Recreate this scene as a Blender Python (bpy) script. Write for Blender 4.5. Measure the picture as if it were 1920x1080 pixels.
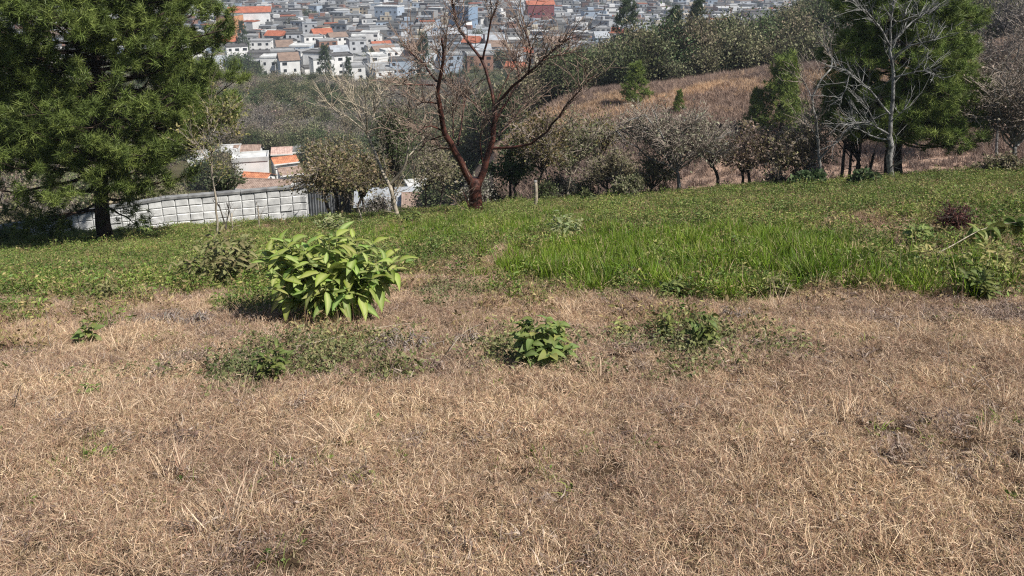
import bpy, math, random
import numpy as np
from mathutils import Vector, Matrix, Euler

R = math.radians
scene = bpy.context.scene
for o in list(bpy.data.objects):
    bpy.data.objects.remove(o)
COL = scene.collection

# ------------------------------------------------------------------ camera
FPX, CX, CY, PITCH = 1536.0, 960.0, 300.0, R(15)     # focal length and principal point in 1920-wide pixels
EYE = 1.6
cam_d = bpy.data.cameras.new('camera')
cam_d.sensor_width = 36.0
cam_d.lens = FPX * 36.0 / 1920.0
cam_d.shift_y = (CY - 540.0) / 1920.0
cam_d.clip_start = 0.05
cam_d.clip_end = 9000
cam = bpy.data.objects.new('camera', cam_d)
cam.location = (0, 0, EYE)
cam.rotation_euler = (math.pi / 2 - PITCH, 0, 0)
COL.objects.link(cam)
scene.camera = cam

# ------------------------------------------------------------------ sky, sun, exposure
SUN_EL, SUN_AZ = R(51), R(118)       # azimuth clockwise from the viewing direction: sun on the right, a little behind
world = bpy.data.worlds.new('World')
scene.world = world
world.use_nodes = True
wn = world.node_tree
wn.nodes.clear()
sky = wn.nodes.new('ShaderNodeTexSky')
sky.sky_type = 'NISHITA'
sky.sun_disc = False
sky.sun_elevation = SUN_EL
sky.sun_rotation = SUN_AZ
sky.altitude = 900
sky.dust_density = 1.5
bg = wn.nodes.new('ShaderNodeBackground')
bg.inputs['Strength'].default_value = 0.065
wo = wn.nodes.new('ShaderNodeOutputWorld')
wn.links.new(sky.outputs[0], bg.inputs[0])
wn.links.new(bg.outputs[0], wo.inputs[0])
sun_d = bpy.data.lights.new('sun', 'SUN')
sun_d.energy = 5.0
sun_d.angle = R(0.5)
sun_d.color = (1.0, 0.96, 0.90)
sun = bpy.data.objects.new('sun', sun_d)
to_sun = Vector((math.sin(SUN_AZ) * math.cos(SUN_EL), math.cos(SUN_AZ) * math.cos(SUN_EL), math.sin(SUN_EL)))
sun.rotation_euler = to_sun.to_track_quat('Z', 'Y').to_euler()
sun.location = (20, -10, 60)
COL.objects.link(sun)
vs = scene.view_settings
vs.view_transform = 'Standard'
vs.look = 'None'
vs.gamma = 1.0
vs.exposure = 0.5
scene.render.engine = 'CYCLES'
scene.cycles.max_bounces = 5
scene.cycles.diffuse_bounces = 2
scene.cycles.glossy_bounces = 2
scene.cycles.transmission_bounces = 3
scene.cycles.transparent_max_bounces = 4
scene.cycles.volume_bounces = 0
scene.cycles.pixel_filter_type = 'BLACKMAN_HARRIS'
scene.cycles.filter_width = 1.2
scene.cycles.use_denoising = False
scene.cycles.denoiser = 'OPENIMAGEDENOISE'
scene.cycles.denoising_input_passes = 'RGB_ALBEDO_NORMAL'
scene.cycles.denoising_prefilter = 'FAST'

# ------------------------------------------------------------------ helpers: numbers
def rngs(seed):
    return np.random.default_rng(seed)

def sst(a, b, x):
    t = np.clip((np.asarray(x, float) - a) / (b - a), 0, 1)
    return t * t * (3 - 2 * t)

def _hash(ix, iy, seed):
    h = (ix.astype(np.int64) * 374761393 + iy.astype(np.int64) * 668265263 + seed * 974711) & 0x7fffffff
    h = ((h ^ (h >> 13)) * 1274126177) & 0x7fffffff
    return ((h ^ (h >> 16)) & 0xffff) / 65535.0

def vnoise(x, y, seed=0):
    x = np.asarray(x, float); y = np.asarray(y, float)
    ix = np.floor(x); iy = np.floor(y)
    fx = x - ix; fy = y - iy
    fx = fx * fx * (3 - 2 * fx); fy = fy * fy * (3 - 2 * fy)
    a = _hash(ix, iy, seed); b = _hash(ix + 1, iy, seed)
    c = _hash(ix, iy + 1, seed); d = _hash(ix + 1, iy + 1, seed)
    return (a * (1 - fx) + b * fx) * (1 - fy) + (c * (1 - fx) + d * fx) * fy

def fbm(x, y, seed=0, oct=3):
    s = 0; a = 0.5; t = 0
    for k in range(oct):
        s = s + a * vnoise(x * 2 ** k, y * 2 ** k, seed + k); t += a; a *= 0.5
    return s / t

# ------------------------------------------------------------------ the lie of the land
def field_edge(x):
    return 27.0 + 0.8 * np.sin(np.asarray(x, float) * 0.35 + 1)

def hill_z(x, y):
    """the scrub hill on one side of the valley: a dry ridge with a wooded rise behind it"""
    base = np.interp(x, [-12, -2, 6, 15, 30, 60], [-30, -19, -15.5, -13.6, -12.9, -11.5])
    ridge = np.interp(x, [-14, -4, 3, 7, 17, 27, 40, 60, 100], [-36, -21, -15, -13.0, -11.6, -10.4, -9.0, -6, 0])
    top = np.interp(x, [-20, -5, 8, 17, 35, 49, 60, 80, 130], [-52, -38, -27, -22.5, -19.5, -17, -12.5, -6, 6])
    a = sst(48, 76, y); b = sst(76, 96, y); c = sst(96, 142, y); d = sst(150, 290, y)
    z = base + (ridge - base) * (0.55 * a + 0.45 * np.clip((y - 48) / 28, 0, 1))
    z = z - 3.0 * b
    z = z + (top - (ridge - 3.0)) * c
    z = z - 45 * d
    return z

VY = [0, 45, 60, 90, 130, 160, 200, 250, 300, 345, 375, 600, 900, 1300, 2000, 3200]
VZ = [-17.5, -17.5, -21.5, -31, -43, -47.5, -50, -52.5, -54.5, -56, -57.5, -60, -62, -56, -20, 40]

def TZ(x, y):
    x = np.asarray(x, float); y = np.asarray(y, float)
    f = -0.272 * np.where(y > 0, y, 0.6 * y) + 0.075 * x * np.clip(y / 15, 0, 1)
    d = np.maximum(y - field_edge(x), 0)
    f = f - np.where(d < 8, 0.03 * d * d, 0.03 * 64 + 0.48 * (d - 8))
    near = sst(30, 24, y)
    f = f + near * ((fbm(x * 1.1, y * 1.1, 3) - 0.5) * 0.14 + (vnoise(x * 3, y * 3, 9) - 0.5) * 0.03)
    v = np.interp(y, VY, VZ)
    v = v + 7.0 * sst(-22, -75, x) * sst(90, 150, y) * sst(330, 260, y)
    v = v + (fbm(x * 0.05, y * 0.05, 17) - 0.5) * 3.0 * sst(60, 120, y)
    h = hill_z(x, y) + (fbm(x * 0.22, y * 0.22, 31) - 0.5) * 0.9
    far = np.maximum(v, np.where((y > 40) & (y < 330), h, -999))
    return np.maximum(f, np.where(y > 33, far, -999))

CAM = np.array([0, 0, EYE])
CP, SP = math.cos(PITCH), math.sin(PITCH)

def ray(px, py):
    u = (px - CX) / FPX; v = (py - CY) / FPX
    return np.array([u, CP - v * SP, -SP - v * CP])

def P(px, py, y):
    """a measured point of the photograph as a place in the world at distance y"""
    d = ray(px, py)
    return CAM + d * (y / d[1])

def depth(p):
    return p[1] * CP - (p[2] - EYE) * SP

def PX(p):
    """metres per photo pixel at p"""
    return depth(p) / FPX

def G(px, py, y0=1.5, y1=2500):
    d = ray(px, py)
    ys = np.exp(np.linspace(math.log(y0), math.log(y1), 1500))
    pts = CAM + d * (ys / d[1])[:, None]
    below = pts[:, 2] < TZ(pts[:, 0], pts[:, 1])
    k = int(np.argmax(below)) if below.any() else len(ys) - 1
    p = pts[k].copy()
    p[2] = float(TZ(p[0], p[1]))
    return p

def on_ground(px, y):
    """ground point under the photo column px at distance y"""
    u = (px - CX) / FPX
    z = -0.25 * y
    for _ in range(6):
        w = y * CP - (z - EYE) * SP
        x = u * w
        z = float(TZ(x, y))
    return np.array([x, y, z])

# ------------------------------------------------------------------ helpers: meshes
def build_mesh(name, V, polys, mats, C=None, mi=None, smooth=False):
    V = np.ascontiguousarray(V, dtype=np.float32)
    me = bpy.data.meshes.new(name)
    polys = [np.asarray(p, dtype=np.int32) for p in polys if len(p)]
    tot = np.concatenate([np.full(len(p), p.shape[1], np.int32) for p in polys])
    loops = np.concatenate([p.ravel() for p in polys])
    start = np.concatenate([[0], np.cumsum(tot)[:-1]]).astype(np.int32)
    me.vertices.add(len(V)); me.vertices.foreach_set('co', V.ravel())
    me.loops.add(len(loops)); me.loops.foreach_set('vertex_index', loops)
    me.polygons.add(len(tot)); me.polygons.foreach_set('loop_start', start)
    for m in (mats if isinstance(mats, (list, tuple)) else [mats]):
        me.materials.append(m)
    if mi is not None:
        me.polygons.foreach_set('material_index', np.asarray(mi, np.int32))
    me.polygons.foreach_set('use_smooth', np.full(len(tot), bool(smooth)))
    me.update(calc_edges=True)
    if C is not None:
        C = np.asarray(C, np.float32)
        ca = me.color_attributes.new('Col', 'FLOAT_COLOR', 'POINT')
        ca.data.foreach_set('color', np.concatenate([C[:, :3], np.ones((len(C), 1), np.float32)], 1).ravel())
    return me

def obj(name, me, parent=None, loc=None, rot=None, scale=None):
    o = bpy.data.objects.new(name, me)
    COL.objects.link(o)
    if parent is not None:
        o.parent = parent
    if loc is not None:
        o.location = loc
    if rot is not None:
        o.rotation_euler = rot
    if scale is not None:
        o.scale = scale
    return o

def tag(o, label=None, cat=None, group=None, kind=None):
    if label: o['label'] = label
    if cat: o['category'] = cat
    if group: o['group'] = group
    if kind: o['kind'] = kind
    return o

def thing(name, label, cat, loc=(0, 0, 0), rotz=0.0, group=None):
    o = bpy.data.objects.new(name, None)
    o.empty_display_size = 0.2
    COL.objects.link(o)
    o.location = [float(c) for c in loc]; o.rotation_euler = (0, 0, rotz)
    return tag(o, label, cat, group)

def norm(a):
    return a / np.maximum(np.linalg.norm(a, axis=-1, keepdims=True), 1e-9)

class Geo:
    """collects tubes, leaves and boxes into one mesh"""
    def __init__(self):
        self.V = []; self.Q = []; self.T = []; self.C = []; self.n = 0
    def add(self, V, Q=None, T=None, C=(0.5, 0.5, 0.5)):
        V = np.asarray(V, float)
        C = np.asarray(C, float)
        if C.ndim == 1:
            C = np.tile(C, (len(V), 1))
        self.V.append(V); self.C.append(C)
        if Q is not None and len(Q): self.Q.append(np.asarray(Q) + self.n)
        if T is not None and len(T): self.T.append(np.asarray(T) + self.n)
        self.n += len(V)
    def tube(self, pts, rad, k=5, C=(0.5, 0.5, 0.5), cap=True):
        pts = np.asarray(pts, float); n = len(pts)
        rad = np.broadcast_to(np.asarray(rad, float), (n,))
        t = norm(np.gradient(pts, axis=0))
        ref = np.array([0.31, 0.77, 0.55])
        a = norm(np.cross(t, ref)); b = np.cross(t, a)
        an = np.arange(k) * 2 * math.pi / k
        V = pts[:, None, :] + rad[:, None, None] * (np.cos(an)[None, :, None] * a[:, None, :] + np.sin(an)[None, :, None] * b[:, None, :])
        i = np.arange(n - 1)[:, None] * k; j = np.arange(k)[None, :]; j2 = (j + 1) % k
        Q = np.stack([i + j, i + j2, i + k + j2, i + k + j], -1).reshape(-1, 4)
        V = V.reshape(-1, 3)
        T = None
        if cap:
            V = np.concatenate([V, pts[-1:]])
            l = (n - 1) * k
            T = np.stack([l + np.arange(k), l + (np.arange(k) + 1) % k, np.full(k, n * k)], -1)
        self.add(V, Q, T, C)
    def leaves(self, c, d, L, W, cols, rng, droop=0.0):
        """diamond leaves: base point c, direction d, length L, width W"""
        c = np.asarray(c, float); d = norm(np.asarray(d, float)); n = len(c)
        L = np.broadcast_to(L, (n,))[:, None]; W = np.broadcast_to(W, (n,))[:, None]
        r = rng.normal(size=(n, 3))
        s = norm(np.cross(d, r))
        up = np.cross(s, d)
        m = c + d * L * 0.45
        tip = c + d * L - np.array([0, 0, 1]) * droop * L
        V = np.stack([c, m + s * W * 0.5 + up * W * 0.12, tip, m - s * W * 0.5 + up * W * 0.12], 1).reshape(-1, 3)
        Q = np.arange(n)[:, None] * 4 + np.array([[0, 1, 2, 3]])
        self.add(V, Q, None, np.repeat(cols, 4, 0))
    def needles(self, c, d, L, W, cols, rng):
        c = np.asarray(c, float); d = norm(np.asarray(d, float)); n = len(c)
        L = np.broadcast_to(L, (n,))[:, None]; W = np.broadcast_to(W, (n,))[:, None]
        s = norm(np.cross(d, rng.normal(size=(n, 3)))) * W * 0.5
        V = np.stack([c - s, c + s, c + d * L], 1).reshape(-1, 3)
        T = np.arange(n)[:, None] * 3 + np.array([[0, 1, 2]])
        self.add(V, None, T, np.repeat(cols, 3, 0))
    def box(self, c, s, C=(0.5, 0.5, 0.5), yaw=0.0):
        c = np.asarray(c, float); s = np.asarray(s, float) / 2
        k = np.array([[-1, -1, -1], [1, -1, -1], [1, 1, -1], [-1, 1, -1], [-1, -1, 1], [1, -1, 1], [1, 1, 1], [-1, 1, 1]]) * s
        if yaw:
            cy, sy = math.cos(yaw), math.sin(yaw)
            k = k @ np.array([[cy, sy, 0], [-sy, cy, 0], [0, 0, 1]])
        self.add(k + c, [[0, 3, 2, 1], [4, 5, 6, 7], [0, 1, 5, 4], [1, 2, 6, 5], [2, 3, 7, 6], [3, 0, 4, 7]], None, C)
    def mesh(self, name, mat, smooth=False, origin=None):
        V = np.concatenate(self.V)
        if origin is not None:
            V = V - np.asarray(origin, float)
        polys = []
        if self.Q: polys.append(np.concatenate(self.Q))
        if self.T: polys.append(np.concatenate(self.T))
        return build_mesh(name, V, polys, mat, np.concatenate(self.C), smooth=smooth)

# ------------------------------------------------------------------ helpers: materials
def mat_base(name):
    m = bpy.data.materials.new(name); m.use_nodes = True
    nt = m.node_tree; b = nt.nodes['Principled BSDF']
    b.inputs['Specular IOR Level'].default_value = 0.25
    return m, nt, b

def mixc(nt, a, b, fac, mode='MIX'):
    n = nt.nodes.new('ShaderNodeMix'); n.data_type = 'RGBA'; n.blend_type = mode
    for s, v in ((n.inputs[6], a), (n.inputs[7], b), (n.inputs[0], fac)):
        if isinstance(v, bpy.types.NodeSocket): nt.links.new(v, s)
        elif isinstance(v, (int, float)): s.default_value = v
        else: s.default_value = (*v, 1)
    return n.outputs[2]

def noise_ramp(nt, scale, lo, hi, coord='Object', detail=4, p0=0.35, p1=0.65, dist=0.0):
    tc = nt.nodes.new('ShaderNodeTexCoord')
    nz = nt.nodes.new('ShaderNodeTexNoise'); nz.inputs['Scale'].default_value = scale; nz.inputs['Detail'].default_value = detail
    nz.inputs['Distortion'].default_value = dist
    if coord == 'World':
        g = nt.nodes.new('ShaderNodeNewGeometry'); nt.links.new(g.outputs['Position'], nz.inputs['Vector'])
    else:
        nt.links.new(tc.outputs[coord], nz.inputs['Vector'])
    r = nt.nodes.new('ShaderNodeValToRGB')
    r.color_ramp.elements[0].position = p0; r.color_ramp.elements[1].position = p1
    r.color_ramp.elements[0].color = (*lo, 1); r.color_ramp.elements[1].color = (*hi, 1)
    nt.links.new(nz.outputs['Fac'], r.inputs[0])
    return r.outputs[0], nz.outputs['Fac']

def add_bump(nt, b, height, strength, dist):
    n = nt.nodes.new('ShaderNodeBump'); n.inputs['Strength'].default_value = strength; n.inputs['Distance'].default_value = dist
    nt.links.new(height, n.inputs['Height']); nt.links.new(n.outputs[0], b.inputs['Normal'])

def m_leaf(name, transl=0.3, rough=0.6, wscale=0.0, lo=(0.7, 0.7, 0.7), hi=(1.25, 1.25, 1.25), vary=0.0, spec=0.2, lumpy=0.0):
    """foliage and grass: the colour of each blade or leaf comes from the mesh, uneven over the ground; some light passes through"""
    m, nt, b = mat_base(name)
    at = nt.nodes.new('ShaderNodeAttribute'); at.attribute_name = 'Col'
    c = at.outputs['Color']
    if wscale:
        f, _ = noise_ramp(nt, wscale, lo, hi, 'World', 3)
        c = mixc(nt, c, f, 1.0, 'MULTIPLY')
    if vary:
        oi = nt.nodes.new('ShaderNodeObjectInfo')
        hs = nt.nodes.new('ShaderNodeHueSaturation')
        mr = nt.nodes.new('ShaderNodeMapRange'); mr.inputs[3].default_value = 1 - vary; mr.inputs[4].default_value = 1 + vary
        nt.links.new(oi.outputs['Random'], mr.inputs[0]); nt.links.new(mr.outputs[0], hs.inputs['Value'])
        mr2 = nt.nodes.new('ShaderNodeMapRange'); mr2.inputs[3].default_value = 0.5 - 0.06 * vary / 0.3; mr2.inputs[4].default_value = 0.5 + 0.03 * vary / 0.3
        ml = nt.nodes.new('ShaderNodeMath'); ml.operation = 'FRACT'
        mm = nt.nodes.new('ShaderNodeMath'); mm.operation = 'MULTIPLY'; mm.inputs[1].default_value = 7.31
        nt.links.new(oi.outputs['Random'], mm.inputs[0]); nt.links.new(mm.outputs[0], ml.inputs[0]); nt.links.new(ml.outputs[0], mr2.inputs[0])
        nt.links.new(mr2.outputs[0], hs.inputs['Hue'])
        nt.links.new(c, hs.inputs['Color']); c = hs.outputs[0]
    nt.links.new(c, b.inputs['Base Color'])
    b.inputs['Roughness'].default_value = rough
    b.inputs['Specular IOR Level'].default_value = spec
    if transl:
        t = nt.nodes.new('ShaderNodeBsdfTranslucent'); nt.links.new(c, t.inputs[0])
        mx = nt.nodes.new('ShaderNodeMixShader'); mx.inputs[0].default_value = transl
        nt.links.new(b.outputs[0], mx.inputs[1]); nt.links.new(t.outputs[0], mx.inputs[2])
        nt.links.new(mx.outputs[0], nt.nodes['Material Output'].inputs[0])
    return m

def m_two(name, lo, hi, scale=4.0, rough=0.85, bump=0.0, bdist=0.02, coord='Object', p0=0.35, p1=0.65, spec=0.25, dist=0.0):
    m, nt, b = mat_base(name)
    c, f = noise_ramp(nt, scale, lo, hi, coord, 6, p0, p1, dist)
    nt.links.new(c, b.inputs['Base Color']); b.inputs['Roughness'].default_value = rough
    b.inputs['Specular IOR Level'].default_value = spec
    if bump: add_bump(nt, b, f, bump, bdist)
    return m

M_leaf = m_leaf('leaf', 0.3, 0.55, vary=0.22)
M_leaf_big = m_leaf('broad_leaf', 0.3, 0.5, vary=0.2, spec=0.18)
M_needle = m_leaf('pine_needle', 0.15, 0.5)
M_dry = m_leaf('dry_grass_blade', 0.15, 0.75, 0.8, (0.82, 0.77, 0.77), (1.18, 1.13, 1.04))
M_green = m_leaf('green_grass_blade', 0.2, 0.5, 0.5, (0.72, 0.78, 0.7), (1.2, 1.15, 1.0))
M_scrub = m_leaf('dry_scrub', 0.2, 0.8, 0.09, (0.75, 0.72, 0.72), (1.25, 1.15, 1.05))
M_bark_pine = m_two('pine_bark', (0.025, 0.018, 0.014), (0.085, 0.058, 0.042), 9, 0.95, 0.8, 0.05)
M_bark_red = m_two('red_peeling_bark', (0.026, 0.011, 0.009), (0.145, 0.055, 0.037), 5, 0.6, 0.5, 0.03, p0=0.38, p1=0.72, spec=0.2)
M_bark_pale = m_two('pale_bark', (0.20, 0.165, 0.12), (0.44, 0.38, 0.29), 7, 0.85, 0.3, 0.01)
M_bark_grey = m_two('grey_lichen_bark', (0.07, 0.066, 0.06), (0.30, 0.29, 0.27), 6, 0.9, 0.4, 0.02)
M_bark_dark = m_two('dark_bark', (0.03, 0.025, 0.02), (0.12, 0.10, 0.08), 6, 0.9, 0.4, 0.02)
M_twig = m_two('dry_twig', (0.16, 0.13, 0.105), (0.36, 0.30, 0.245), 6, 0.9)
M_stem = m_two('green_stem', (0.10, 0.12, 0.04), (0.22, 0.23, 0.10), 20, 0.7)

# ================================================================== the ground
G_B = [(0, 560), (120, 570), (200, 590), (330, 560), (470, 570), (620, 560), (770, 520), (880, 510), (960, 540), (1000, 556), (1100, 548),
       (1300, 560), (1470, 560), (1500, 520), (1600, 508), (1680, 520), (1780, 565), (1880, 572), (1920, 530)]
_gb = np.array([G(px, py) for px, py in G_B])
GB_U, GB_Y = _gb[:, 0] / _gb[:, 1], _gb[:, 1]

def blob(x, y, px, py, rx, ry, soft=0.5):
    c = G(px, py)
    q = np.sqrt(((x - c[0]) / rx) ** 2 + ((y - c[1]) / ry) ** 2)
    q = q + (fbm(x * 1.1, y * 1.1, 51, 4) - 0.5) * 1.7
    return sst(1 + soft, 1 - soft, q)

def green_mask(x, y):
    """1 where the field is green, 0 where the grass has dried out"""
    u = x / np.maximum(y, 0.5)
    yb = np.interp(u, GB_U, GB_Y)
    n = (fbm(x * 0.7, y * 0.7, 41, 4) - 0.5) * 2
    g = sst(-1.5, 1.3, y - yb + n * 2.6)
    for (px, py, rx, ry, a) in ((1655, 440, 0.9, 3.2, 0.85), (900, 500, 0.7, 1.3, 0.6), (1880, 435, 1.6, 1.6, 0.5), (1180, 395, 1.5, 2.5, 0.25), (480, 430, 1.5, 3.0, 0.35), (560, 410, 1.5, 3.0, 0.35)):
        g = g * (1 - a * blob(x, y, px, py, rx, ry))
    return g

def lush_mask(x, y):
    """the tall fresh grass in the middle of the field"""
    return np.maximum.reduce([blob(x, y, 1230, 485, 1.75, 2.6), blob(x, y, 1450, 480, 1.35, 2.2), blob(x, y, 1060, 510, 0.7, 1.1), 0.6 * blob(x, y, 900, 430, 1.8, 3.0)])

def creeper_mask(x, y):
    return np.maximum.reduce([0.75 * blob(x, y, 900, 670, 2.4, 0.75), 0.6 * blob(x, y, 1180, 650, 1.2, 0.6), 0.6 * blob(x, y, 840, 545, 0.9, 0.8), blob(x, y, 720, 690, 0.75, 0.42), blob(x, y, 560, 690, 0.5, 0.35), blob(x, y, 1200, 640, 0.6, 0.3), 0.8 * blob(x, y, 900, 650, 0.5, 0.4), 0.5 * blob(x, y, 1000, 720, 0.7, 0.3)])

def grey_mask(x, y):
    return np.maximum.reduce([0.45 * blob(x, y, 900, 670, 2.5, 0.8), 0.5 * blob(x, y, 380, 600, 1.6, 0.6), blob(x, y, 760, 645, 0.36, 0.22), blob(x, y, 310, 605, 0.8, 0.25), blob(x, y, 870, 640, 0.3, 0.2), blob(x, y, 1870, 600, 1.2, 0.3), 0.8 * blob(x, y, 390, 680, 0.6, 0.2), 0.6 * blob(x, y, 1780, 850, 0.8, 0.5), 0.6 * blob(x, y, 330, 820, 0.4, 0.25)])

def make_ground():
    ys = np.concatenate([np.linspace(-25, 1.5, 30), 1.5 + np.cumsum(np.full(330, 0.085)), np.exp(np.linspace(math.log(29.8), math.log(3200), 250))])
    a = np.linspace(-1, 1, 221)
    Y, A = np.meshgrid(ys, a, indexing='ij')
    X = A * (np.maximum(np.abs(Y), 0) * 1.05 + 14)
    Z = TZ(X, Y)
    n, k = Y.shape
    V = np.stack([X, Y, Z], -1).reshape(-1, 3)
    i = np.arange(n - 1)[:, None] * k + np.arange(k - 1)[None, :]
    Q = np.stack([i, i + 1, i + k + 1, i + k], -1).reshape(-1, 4)
    x, y, z = V.T
    def put(c, w): 
        nonlocal C
        C = C * (1 - w[:, None]) + np.array(c) * w[:, None]
    C = np.tile(np.array([0.075, 0.052, 0.034]), (len(V), 1))
    put((0.035, 0.036, 0.02), green_mask(x, y) * 0.9)
    put((0.10, 0.09, 0.055), sst(27.5, 33, y))
    hill = (hill_z(x, y) > np.interp(y, VY, VZ) + 0.5) & (y > 44) & (y < 110)
    put((0.34, 0.245, 0.195), hill * 1.0)
    crest = hill * np.exp(-((y - 74) / 6.0) ** 2) * sst(0.35, 0.6, fbm(x * 0.25, y * 0.25, 77))
    put((0.36, 0.26, 0.17), crest)
    put((0.085, 0.08, 0.048), sst(95, 112, y))
    put((0.22, 0.21, 0.19), sst(340, 370, y))
    me = build_mesh('ground', V, [Q], M_ground, C, smooth=True)
    o = obj('ground', me)
    tag(o, kind='structure')

M_ground, _nt, _b = mat_base('soil_and_litter')
_at = _nt.nodes.new('ShaderNodeAttribute'); _at.attribute_name = 'Col'
_f, _h = noise_ramp(_nt, 9.0, (0.55, 0.52, 0.5), (1.3, 1.25, 1.15), 'World', 8, 0.3, 0.7)
_f2, _h2 = noise_ramp(_nt, 0.3, (0.8, 0.8, 0.8), (1.15, 1.12, 1.1), 'World', 3)
_nt.links.new(mixc(_nt, mixc(_nt, _at.outputs['Color'], _f, 1.0, 'MULTIPLY'), _f2, 1.0, 'MULTIPLY'), _b.inputs['Base Color'])
_b.inputs['Roughness'].default_value = 1.0
_b.inputs['Specular IOR Level'].default_value = 0.05
add_bump(_nt, _b, _h, 0.6, 0.03)
make_ground()

# ------------------------------------------------------------------ scattering of what nobody could count
def scatter(name, pts, rotz, tilt, scl, idx, templates, label, cat):
    """one object: points carrying instances of a few tuft meshes"""
    me = bpy.data.meshes.new(name)
    n = len(pts)
    me.vertices.add(n); me.vertices.foreach_set('co', np.asarray(pts, np.float32).ravel())
    rot = np.stack([tilt[:, 0], tilt[:, 1], rotz], -1)
    a = me.attributes.new('rot', 'FLOAT_VECTOR', 'POINT'); a.data.foreach_set('vector', rot.astype(np.float32).ravel())
    a = me.attributes.new('scl', 'FLOAT_VECTOR', 'POINT'); a.data.foreach_set('vector', np.asarray(scl, np.float32).ravel())
    a = me.attributes.new('pick', 'INT', 'POINT'); a.data.foreach_set('value', np.asarray(idx, np.int32))
    o = obj(name, me)
    ng = bpy.data.node_groups.new(name, 'GeometryNodeTree')
    ng.interface.new_socket('Geometry', in_out='INPUT', socket_type='NodeSocketGeometry')
    ng.interface.new_socket('Geometry', in_out='OUTPUT', socket_type='NodeSocketGeometry')
    N, L = ng.nodes, ng.links
    gi = N.new('NodeGroupInput'); go = N.new('NodeGroupOutput')
    iop = N.new('GeometryNodeInstanceOnPoints')
    jg = N.new('GeometryNodeJoinGeometry')
    for t in templates:
        to = bpy.data.objects.new(name + '_tuft', t)
        oi = N.new('GeometryNodeObjectInfo'); oi.inputs['Object'].default_value = to
        oi.inputs['As Instance'].default_value = False
        g2 = N.new('GeometryNodeGeometryToInstance')
        L.new(oi.outputs['Geometry'], g2.inputs[0]); L.new(g2.outputs[0], jg.inputs[0])
    def attr(nm, ty):
        na = N.new('GeometryNodeInputNamedAttribute'); na.data_type = ty; na.inputs['Name'].default_value = nm
        return next(s for s in na.outputs if s.enabled and s.name == 'Attribute')
    e2r = N.new('FunctionNodeEulerToRotation')
    L.new(attr('rot', 'FLOAT_VECTOR'), e2r.inputs[0])
    L.new(gi.outputs[0], iop.inputs['Points']); L.new(jg.outputs[0], iop.inputs['Instance'])
    iop.inputs['Pick Instance'].default_value = True
    L.new(attr('pick', 'INT'), iop.inputs['Instance Index'])
    L.new(e2r.outputs[0], iop.inputs['Rotation']); L.new(attr('scl', 'FLOAT_VECTOR'), iop.inputs['Scale'])
    L.new(iop.outputs[0], go.inputs[0])
    md = o.modifiers.new('scatter', 'NODES'); md.node_group = ng
    return tag(o, label, cat, kind='stuff')

def scatter_on(name, x, y, scl, templates, label, cat, rng, tilt=0.15, zoff=0.0, idx=None, sz=None):
    n = len(x)
    pts = np.stack([x, y, TZ(x, y) + zoff], -1)
    s = np.stack([scl, scl, scl if sz is None else sz], -1)
    return scatter(name, pts, rng.uniform(0, 2 * math.pi, n), rng.normal(0, tilt, (n, 2)), s,
                   rng.integers(0, len(templates), n) if idx is None else idx, templates, label, cat)

def blades(g, rng, n, spread, L0, L1, W, up0, up1, cols, segs=3, curl=0.6, twist=0.0):
    """n curved tapering blades of grass rooted within a small disc"""
    a = rng.uniform(0, 2 * math.pi, n); r = spread * np.sqrt(rng.uniform(0, 1, n))
    p = np.stack([r * np.cos(a), r * np.sin(a), np.zeros(n)], -1)
    az = rng.uniform(0, 2 * math.pi, n); el = rng.uniform(up0, up1, n)
    d = np.stack([np.cos(az) * np.cos(el), np.sin(az) * np.cos(el), np.sin(el)], -1)
    side = np.stack([-np.sin(az), np.cos(az), np.zeros(n)], -1)
    side = norm(side + rng.normal(0, 0.5, (n, 3)))
    L = rng.uniform(L0, L1, n); w = W * rng.uniform(0.6, 1.4, n)
    rows = []; q = p.copy(); dd = d.copy()
    cu = rng.normal(0, curl, (n, 3)); cu[:, 2] -= curl * 0.6
    for k in range(segs + 1):
        f = k / segs
        ww = (w * (1 - f ** 1.6))[:, None]
        if k < segs: rows += [q - side * ww / 2, q + side * ww / 2]
        else: rows.append(q)
        q = q + dd * (L / segs)[:, None]
        q[:, 2] = np.maximum(q[:, 2], 0.004 + 0.006 * rng.uniform(0, 1, n))
        dd = norm(dd + cu / segs)
    m = 2 * segs + 1
    V = np.stack(rows, 1).reshape(-1, 3)
    b = np.arange(n)[:, None] * m
    Q = np.concatenate([b + np.array([[2 * k, 2 * k + 1, 2 * k + 3, 2 * k + 2]]) for k in range(segs - 1)]) if segs > 1 else None
    T = b + np.array([[2 * segs - 2, 2 * segs - 1, 2 * segs]])
    c = np.asarray(cols)[rng.integers(0, len(cols), n)] * rng.uniform(0.72, 1.22, (n, 1))
    g.add(V, Q, T, np.repeat(c, m, 0))

def leafy_tuft(g, rng, n, spread, h, L0, L1, aspect, cols, mid=True):
    """small weed leaves held at different heights"""
    a = rng.uniform(0, 2 * math.pi, n); r = spread * np.sqrt(rng.uniform(0, 1, n))
    zz = h * rng.uniform(0.05, 1, n) * (1 - 0.5 * (r / spread) ** 2)
    c = np.stack([r * np.cos(a), r * np.sin(a), zz], -1)
    d = np.stack([np.cos(a), np.sin(a), rng.uniform(-0.3, 0.7, n)], -1) + rng.normal(0, 0.6, (n, 3))
    L = rng.uniform(L0, L1, n)
    cc = np.asarray(cols)[rng.integers(0, len(cols), n)] * rng.uniform(0.7, 1.3, (n, 1))
    g.leaves(c, d, L, L * aspect, cc, rng, 0.15)

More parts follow.
